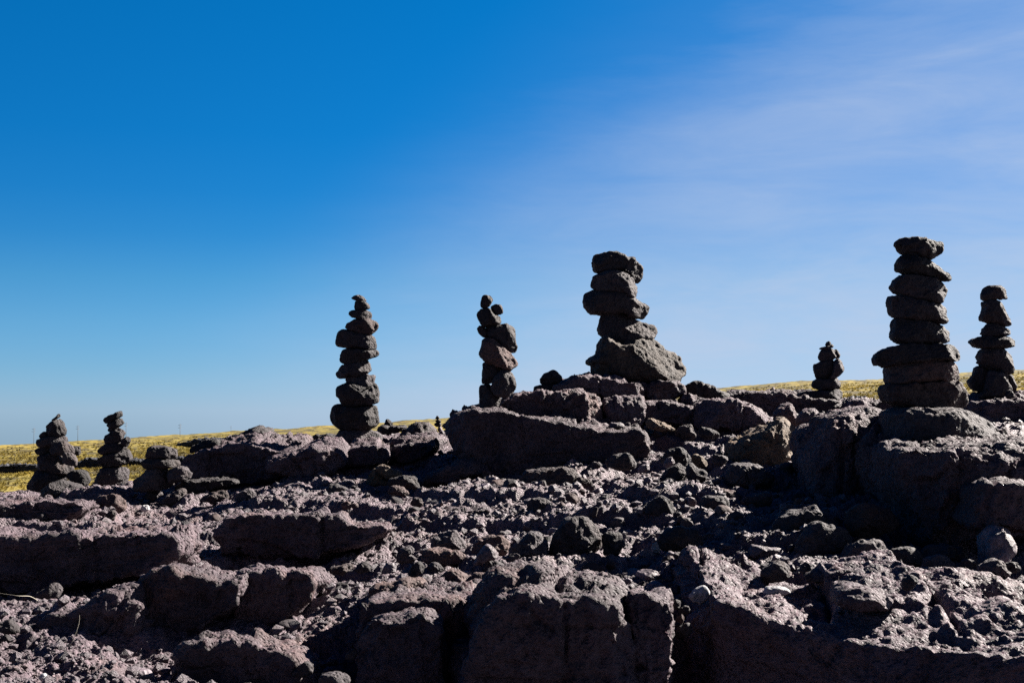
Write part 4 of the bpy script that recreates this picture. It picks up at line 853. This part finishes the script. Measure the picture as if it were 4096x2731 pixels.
# tussocks of dry grass standing on it (stuff)
rs = np.random.RandomState(5)
n = 60000
Yt = np.exp(rs.uniform(math.log(26), math.log(420), n)); ut = rs.uniform(-.40, .40, n)
pt = np.stack([ut * Yt, Yt, Yt * 0], 1)
keep = vnoise(pt * np.array([.12, .06, 1]), 14) + .5 * vnoise(pt * .5, 15) > rs.uniform(-1.0, .5, n)
keep &= (ut < -.17) | (ut > .13)
Xt, Yt = (ut * Yt)[keep], Yt[keep]; zt = field_z(Xt, Yt)
sz = rs.uniform(.05, .17, len(Xt)) * np.clip(Yt / 60, .6, 3.0)
NB = 7
ang = rs.uniform(0, 6.28, (len(Xt), NB)); lean = rs.uniform(.3, 1.3, (len(Xt), NB)); hh = rs.uniform(.6, 1.1, (len(Xt), NB)) * sz[:, None]
bx = Xt[:, None] + np.cos(ang) * .25 * sz[:, None]; by = Yt[:, None] + np.sin(ang) * .25 * sz[:, None]; bz = np.repeat(zt[:, None] - .02, NB, 1)
wd = sz[:, None] * .3
tx, ty = -np.sin(ang) * wd, np.cos(ang) * wd
A_ = np.stack([bx - tx, by - ty, bz], -1); B_ = np.stack([bx + tx, by + ty, bz], -1)
T_ = np.stack([bx + np.cos(ang) * lean * hh, by + np.sin(ang) * lean * hh, bz + hh], -1)
tv = np.stack([A_, B_, T_], 2).reshape(-1, 3)
tag(link('dry_grass', mesh_from('dry_grass', tv, None, np.arange(len(tv)).reshape(-1, 3), smooth=False), BLADES), kind='stuff')
# shade-blue lava banks crossing the field: one body each, standing in the slope
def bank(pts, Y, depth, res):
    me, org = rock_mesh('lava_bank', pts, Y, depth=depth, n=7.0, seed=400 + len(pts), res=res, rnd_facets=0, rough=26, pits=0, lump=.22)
    return tag(link('lava_bank', me, BANK_SHADE, org), kind='structure')
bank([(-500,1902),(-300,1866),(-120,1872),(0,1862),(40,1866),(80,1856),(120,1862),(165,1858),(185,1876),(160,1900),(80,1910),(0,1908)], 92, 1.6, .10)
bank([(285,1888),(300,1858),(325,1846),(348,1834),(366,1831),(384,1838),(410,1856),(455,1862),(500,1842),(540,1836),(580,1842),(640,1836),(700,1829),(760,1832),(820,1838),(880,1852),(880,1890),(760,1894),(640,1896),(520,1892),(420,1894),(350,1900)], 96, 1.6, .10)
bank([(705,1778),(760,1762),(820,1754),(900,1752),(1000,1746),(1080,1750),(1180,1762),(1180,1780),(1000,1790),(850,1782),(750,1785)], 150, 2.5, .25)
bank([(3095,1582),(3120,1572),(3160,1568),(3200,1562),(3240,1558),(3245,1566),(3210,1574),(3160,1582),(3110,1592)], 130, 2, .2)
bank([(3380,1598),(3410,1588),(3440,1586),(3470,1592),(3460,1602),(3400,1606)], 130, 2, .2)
# utility poles along the crest
POLE, nt, b = nodes_of('weathered_pole'); b.inputs['Base Color'].default_value = (.09, .10, .12, 1); b.inputs['Roughness'].default_value = .9
def cyl(p0, p1, r0, r1, seg=8):
    p0, p1 = np.array(p0, float), np.array(p1, float); d = (p1 - p0) / np.linalg.norm(p1 - p0)
    a = np.cross(d, [0, 1, .3]); a /= np.linalg.norm(a); b_ = np.cross(d, a); an = np.arange(seg) * 2 * math.pi / seg
    ring = np.cos(an)[:, None] * a + np.sin(an)[:, None] * b_
    v = np.vstack([p0 + ring * r0, p1 + ring * r1, p0, p1]); k = np.arange(seg); k2 = (k + 1) % seg
    return v, np.stack([k, k2, seg + k2, seg + k], 1), np.vstack([np.stack([k2, k, k * 0 + 2 * seg], 1), np.stack([seg + k, seg + k2, k * 0 + 2 * seg + 1], 1)])
def merge(parts):
    vs, qs, ts, o = [], [], [], 0
    for v, q, t in parts:
        vs.append(v); qs.append(q + o); ts.append(t + o); o += len(v)
    return np.vstack(vs), np.vstack(qs), np.vstack(ts)
pm = mesh_from('pole', *cyl((0, 0, -2), (0, 0, 10), .15, .10))
am = mesh_from('crossarm', *merge([cyl((-1.3, 0, 0), (1.3, 0, 0), .07, .07)] + [cyl((x, 0, .05), (x, 0, .4), .06, .04) for x in (-1.2, -.5, .5, 1.2)]))
for me in (pm, am): me.materials.append(POLE)
PL = [(135, 1778, 1710, 'leftmost thin utility pole on the skyline, left of the leftmost cairn'),
      (311, 1764, 1700, 'thin utility pole between the leftmost cairn and the cairn with the tilted cap'),
      (504, 1752, 1688, 'thin utility pole standing behind the right side of the cairn with the tilted cap'),
      (720, 1763, 1694, 'thin utility pole above the low three-stone cairn'),
      (924, 1735, 1702, 'thin utility pole above the wide dark mound'),
      (1219, 1748, 1714, 'short faint utility pole between the wide mound and the slim cairn')]
pole0 = None
for px, yb, yt, label in PL:
    D = 480.0
    kk = (yb - yt) / F * D / 10.0
    if pole0 is None:
        r = bpy.data.objects.new('utility_pole', None); C.objects.link(r)
        parts = [link('pole', pm, None, (0, 0, 0), r), link('crossarm', am, None, (0, .15, 9.0), r), link('crossarm', am, None, (0, .15, 7.6), r)]
        pole0 = r
    else:
        r = pole0.copy(); C.objects.link(r)
        for ch in parts:
            c = ch.copy(); C.objects.link(c); c.parent = r
    r.location = P(px, yb, D); r.scale = (kk, kk, kk); r.rotation_euler = (0, 0, math.radians(55))
    tag(r, label, 'utility pole', 'utility poles along the grassy skyline')
# ------------------------------------------------------------------ sky and sun
AZ, EL = math.radians(56), math.radians(33)      # sun: right of the view and beyond it
sun = bpy.data.lights.new('sun', 'SUN'); sun.energy = 5.0; sun.angle = math.radians(.53); sun.color = (1.0, .93, .84)
so = bpy.data.objects.new('sun', sun); C.objects.link(so)
sd = Vector((math.sin(AZ) * math.cos(EL), math.cos(AZ) * math.cos(EL), math.sin(EL)))
so.rotation_euler = sd.to_track_quat('Z', 'Y').to_euler(); so.location = (20, 10, 20)
w = bpy.data.worlds.new('World'); bpy.context.scene.world = w; w.use_nodes = True
nt = w.node_tree; nt.nodes.clear(); L = nt.links.new
out = nt.nodes.new('ShaderNodeOutputWorld'); bg = nt.nodes.new('ShaderNodeBackground'); L(bg.outputs[0], out.inputs[0])
sky = nt.nodes.new('ShaderNodeTexSky'); sky.sky_type = 'NISHITA'; sky.sun_disc = False
sky.sun_elevation = EL; sky.sun_rotation = AZ; sky.altitude = 2000; sky.air_density = 1.0; sky.dust_density = .3; sky.ozone_density = 2.0
bg.inputs['Strength'].default_value = SKY_STRENGTH
tc = nt.nodes.new('ShaderNodeTexCoord')
sep = N(nt, 'ShaderNodeSeparateXYZ'); L(tc.outputs['Generated'], sep.inputs[0])
ramp = nt.nodes.new('ShaderNodeValToRGB'); L(sep.outputs['Z'], ramp.inputs[0]); cr = ramp.color_ramp; cr.interpolation = 'LINEAR'
cr.elements[0].position = 0.0; cr.elements[0].color = (*RAMP[0][1], 1)
cr.elements[1].position = 1.0; cr.elements[1].color = (*RAMP[-1][1], 1)
for p_, c_ in RAMP[1:-1]:
    e = cr.elements.new(p_); e.color = (*c_, 1)
mul = N(nt, 'ShaderNodeMix', _data_type='RGBA', _blend_type='MULTIPLY'); mul.inputs[0].default_value = 1
dk = N(nt, 'ShaderNodeMapRange', _interpolation_type='SMOOTHSTEP'); L(sep.outputs['Y'], dk.inputs[0]); dk.inputs[1].default_value = -.7; dk.inputs[2].default_value = .5; dk.inputs[3].default_value = .5
dv = N(nt, 'ShaderNodeVectorMath', _operation='SCALE'); L(sky.outputs[0], dv.inputs[0]); L(dk.outputs[0], dv.inputs['Scale'])
L(dv.outputs[0], mul.inputs[6]); L(ramp.outputs[0], mul.inputs[7])
# thin cirrus in the sunward half: two long soft bands rising to the right, frayed by noise
mp = N(nt, 'ShaderNodeMapping'); L(tc.outputs['Generated'], mp.inputs[0]); mp.inputs['Rotation'].default_value = (0, math.radians(16), 0); mp.inputs['Scale'].default_value = (2.2, 2.2, 11.0)
cn = N(nt, 'ShaderNodeTexNoise', Scale=1.6, Detail=7.0, Roughness=.6); L(mp.outputs[0], cn.inputs['Vector'])
q1 = N(nt, 'ShaderNodeMath', _operation='MULTIPLY_ADD'); L(sep.outputs['X'], q1.inputs[0]); q1.inputs[1].default_value = -.28; L(sep.outputs['Z'], q1.inputs[2])
q2 = N(nt, 'ShaderNodeMath', _operation='MULTIPLY_ADD'); L(cn.outputs['Fac'], q2.inputs[0]); q2.inputs[1].default_value = .16; q3 = N(nt, 'ShaderNodeMath', _operation='SUBTRACT'); L(q1.outputs[0], q3.inputs[0]); q3.inputs[1].default_value = .03; L(q3.outputs[0], q2.inputs[2])   # noise averages .5 -> +.05
bd = nt.nodes.new('ShaderNodeValToRGB'); L(q2.outputs[0], bd.inputs[0]); bd.color_ramp.interpolation = 'B_SPLINE'
bs = [(0.0, .75), (.046, .74), (.095, .58), (.144, .46), (.181, .56), (.205, .42), (.24, .30), (.27, .10), (1.0, .05)]
bd.color_ramp.elements[0].position = 0; bd.color_ramp.elements[0].color = (bs[0][1],) * 3 + (1,)
bd.color_ramp.elements[1].position = 1; bd.color_ramp.elements[1].color = (bs[-1][1],) * 3 + (1,)
for p_, v_ in bs[1:-1]:
    e = bd.color_ramp.elements.new(p_); e.color = (v_, v_, v_, 1)
ex = N(nt, 'ShaderNodeMath', _operation='MULTIPLY_ADD'); L(q1.outputs[0], ex.inputs[0]); ex.inputs[1].default_value = -1.5; L(sep.outputs['X'], ex.inputs[2])
cx = N(nt, 'ShaderNodeMapRange', _interpolation_type='SMOOTHSTEP'); L(ex.outputs[0], cx.inputs[0]); cx.inputs[1].default_value = -.46; cx.inputs[2].default_value = .08; cx.inputs[4].default_value = 1.0
mp2 = N(nt, 'ShaderNodeMapping'); L(tc.outputs['Generated'], mp2.inputs[0]); mp2.inputs['Rotation'].default_value = (0, math.radians(27), 0); mp2.inputs['Scale'].default_value = (3.2, 3.2, 15.0)
cn2 = N(nt, 'ShaderNodeTexNoise', Scale=2.4, Detail=8.0, Roughness=.62, Distortion=.5); L(mp2.outputs[0], cn2.inputs['Vector'])
fb = N(nt, 'ShaderNodeMapRange'); L(cn2.outputs['Fac'], fb.inputs[0]); fb.inputs[1].default_value = .3; fb.inputs[2].default_value = .7; fb.inputs[3].default_value = .80; fb.inputs[4].default_value = 1.20
bm_ = N(nt, 'ShaderNodeMath', _operation='MULTIPLY'); L(bd.outputs[0], bm_.inputs[0]); L(fb.outputs[0], bm_.inputs[1])
cm = N(nt, 'ShaderNodeMath', _operation='MULTIPLY'); L(bm_.outputs[0], cm.inputs[0]); L(cx.outputs[0], cm.inputs[1])
cl = N(nt, 'ShaderNodeMix', _data_type='RGBA'); L(cm.outputs[0], cl.inputs[0]); L(mul.outputs[2], cl.inputs[6]); cl.inputs[7].default_value = (*CLOUD, 1)
L(cl.outputs[2], bg.inputs['Color'])
# ------------------------------------------------------------------ camera
cam = bpy.data.cameras.new('camera'); cam.lens = 50; cam.sensor_width = 36; cam.clip_start = .05; cam.clip_end = 20000
co = bpy.data.objects.new('camera', cam); C.objects.link(co); co.location = (0, 0, CAMZ); co.rotation_euler = (math.pi / 2 + TH, 0, 0)
sc = bpy.context.scene; sc.camera = co
sc.view_settings.view_transform = 'Standard'; sc.view_settings.look = 'None'; sc.view_settings.exposure = EXPOSURE; sc.view_settings.gamma = 1
sc.cycles.use_denoising = False
sc.cycles.max_bounces = 4; sc.cycles.diffuse_bounces = 2; sc.cycles.glossy_bounces = 2
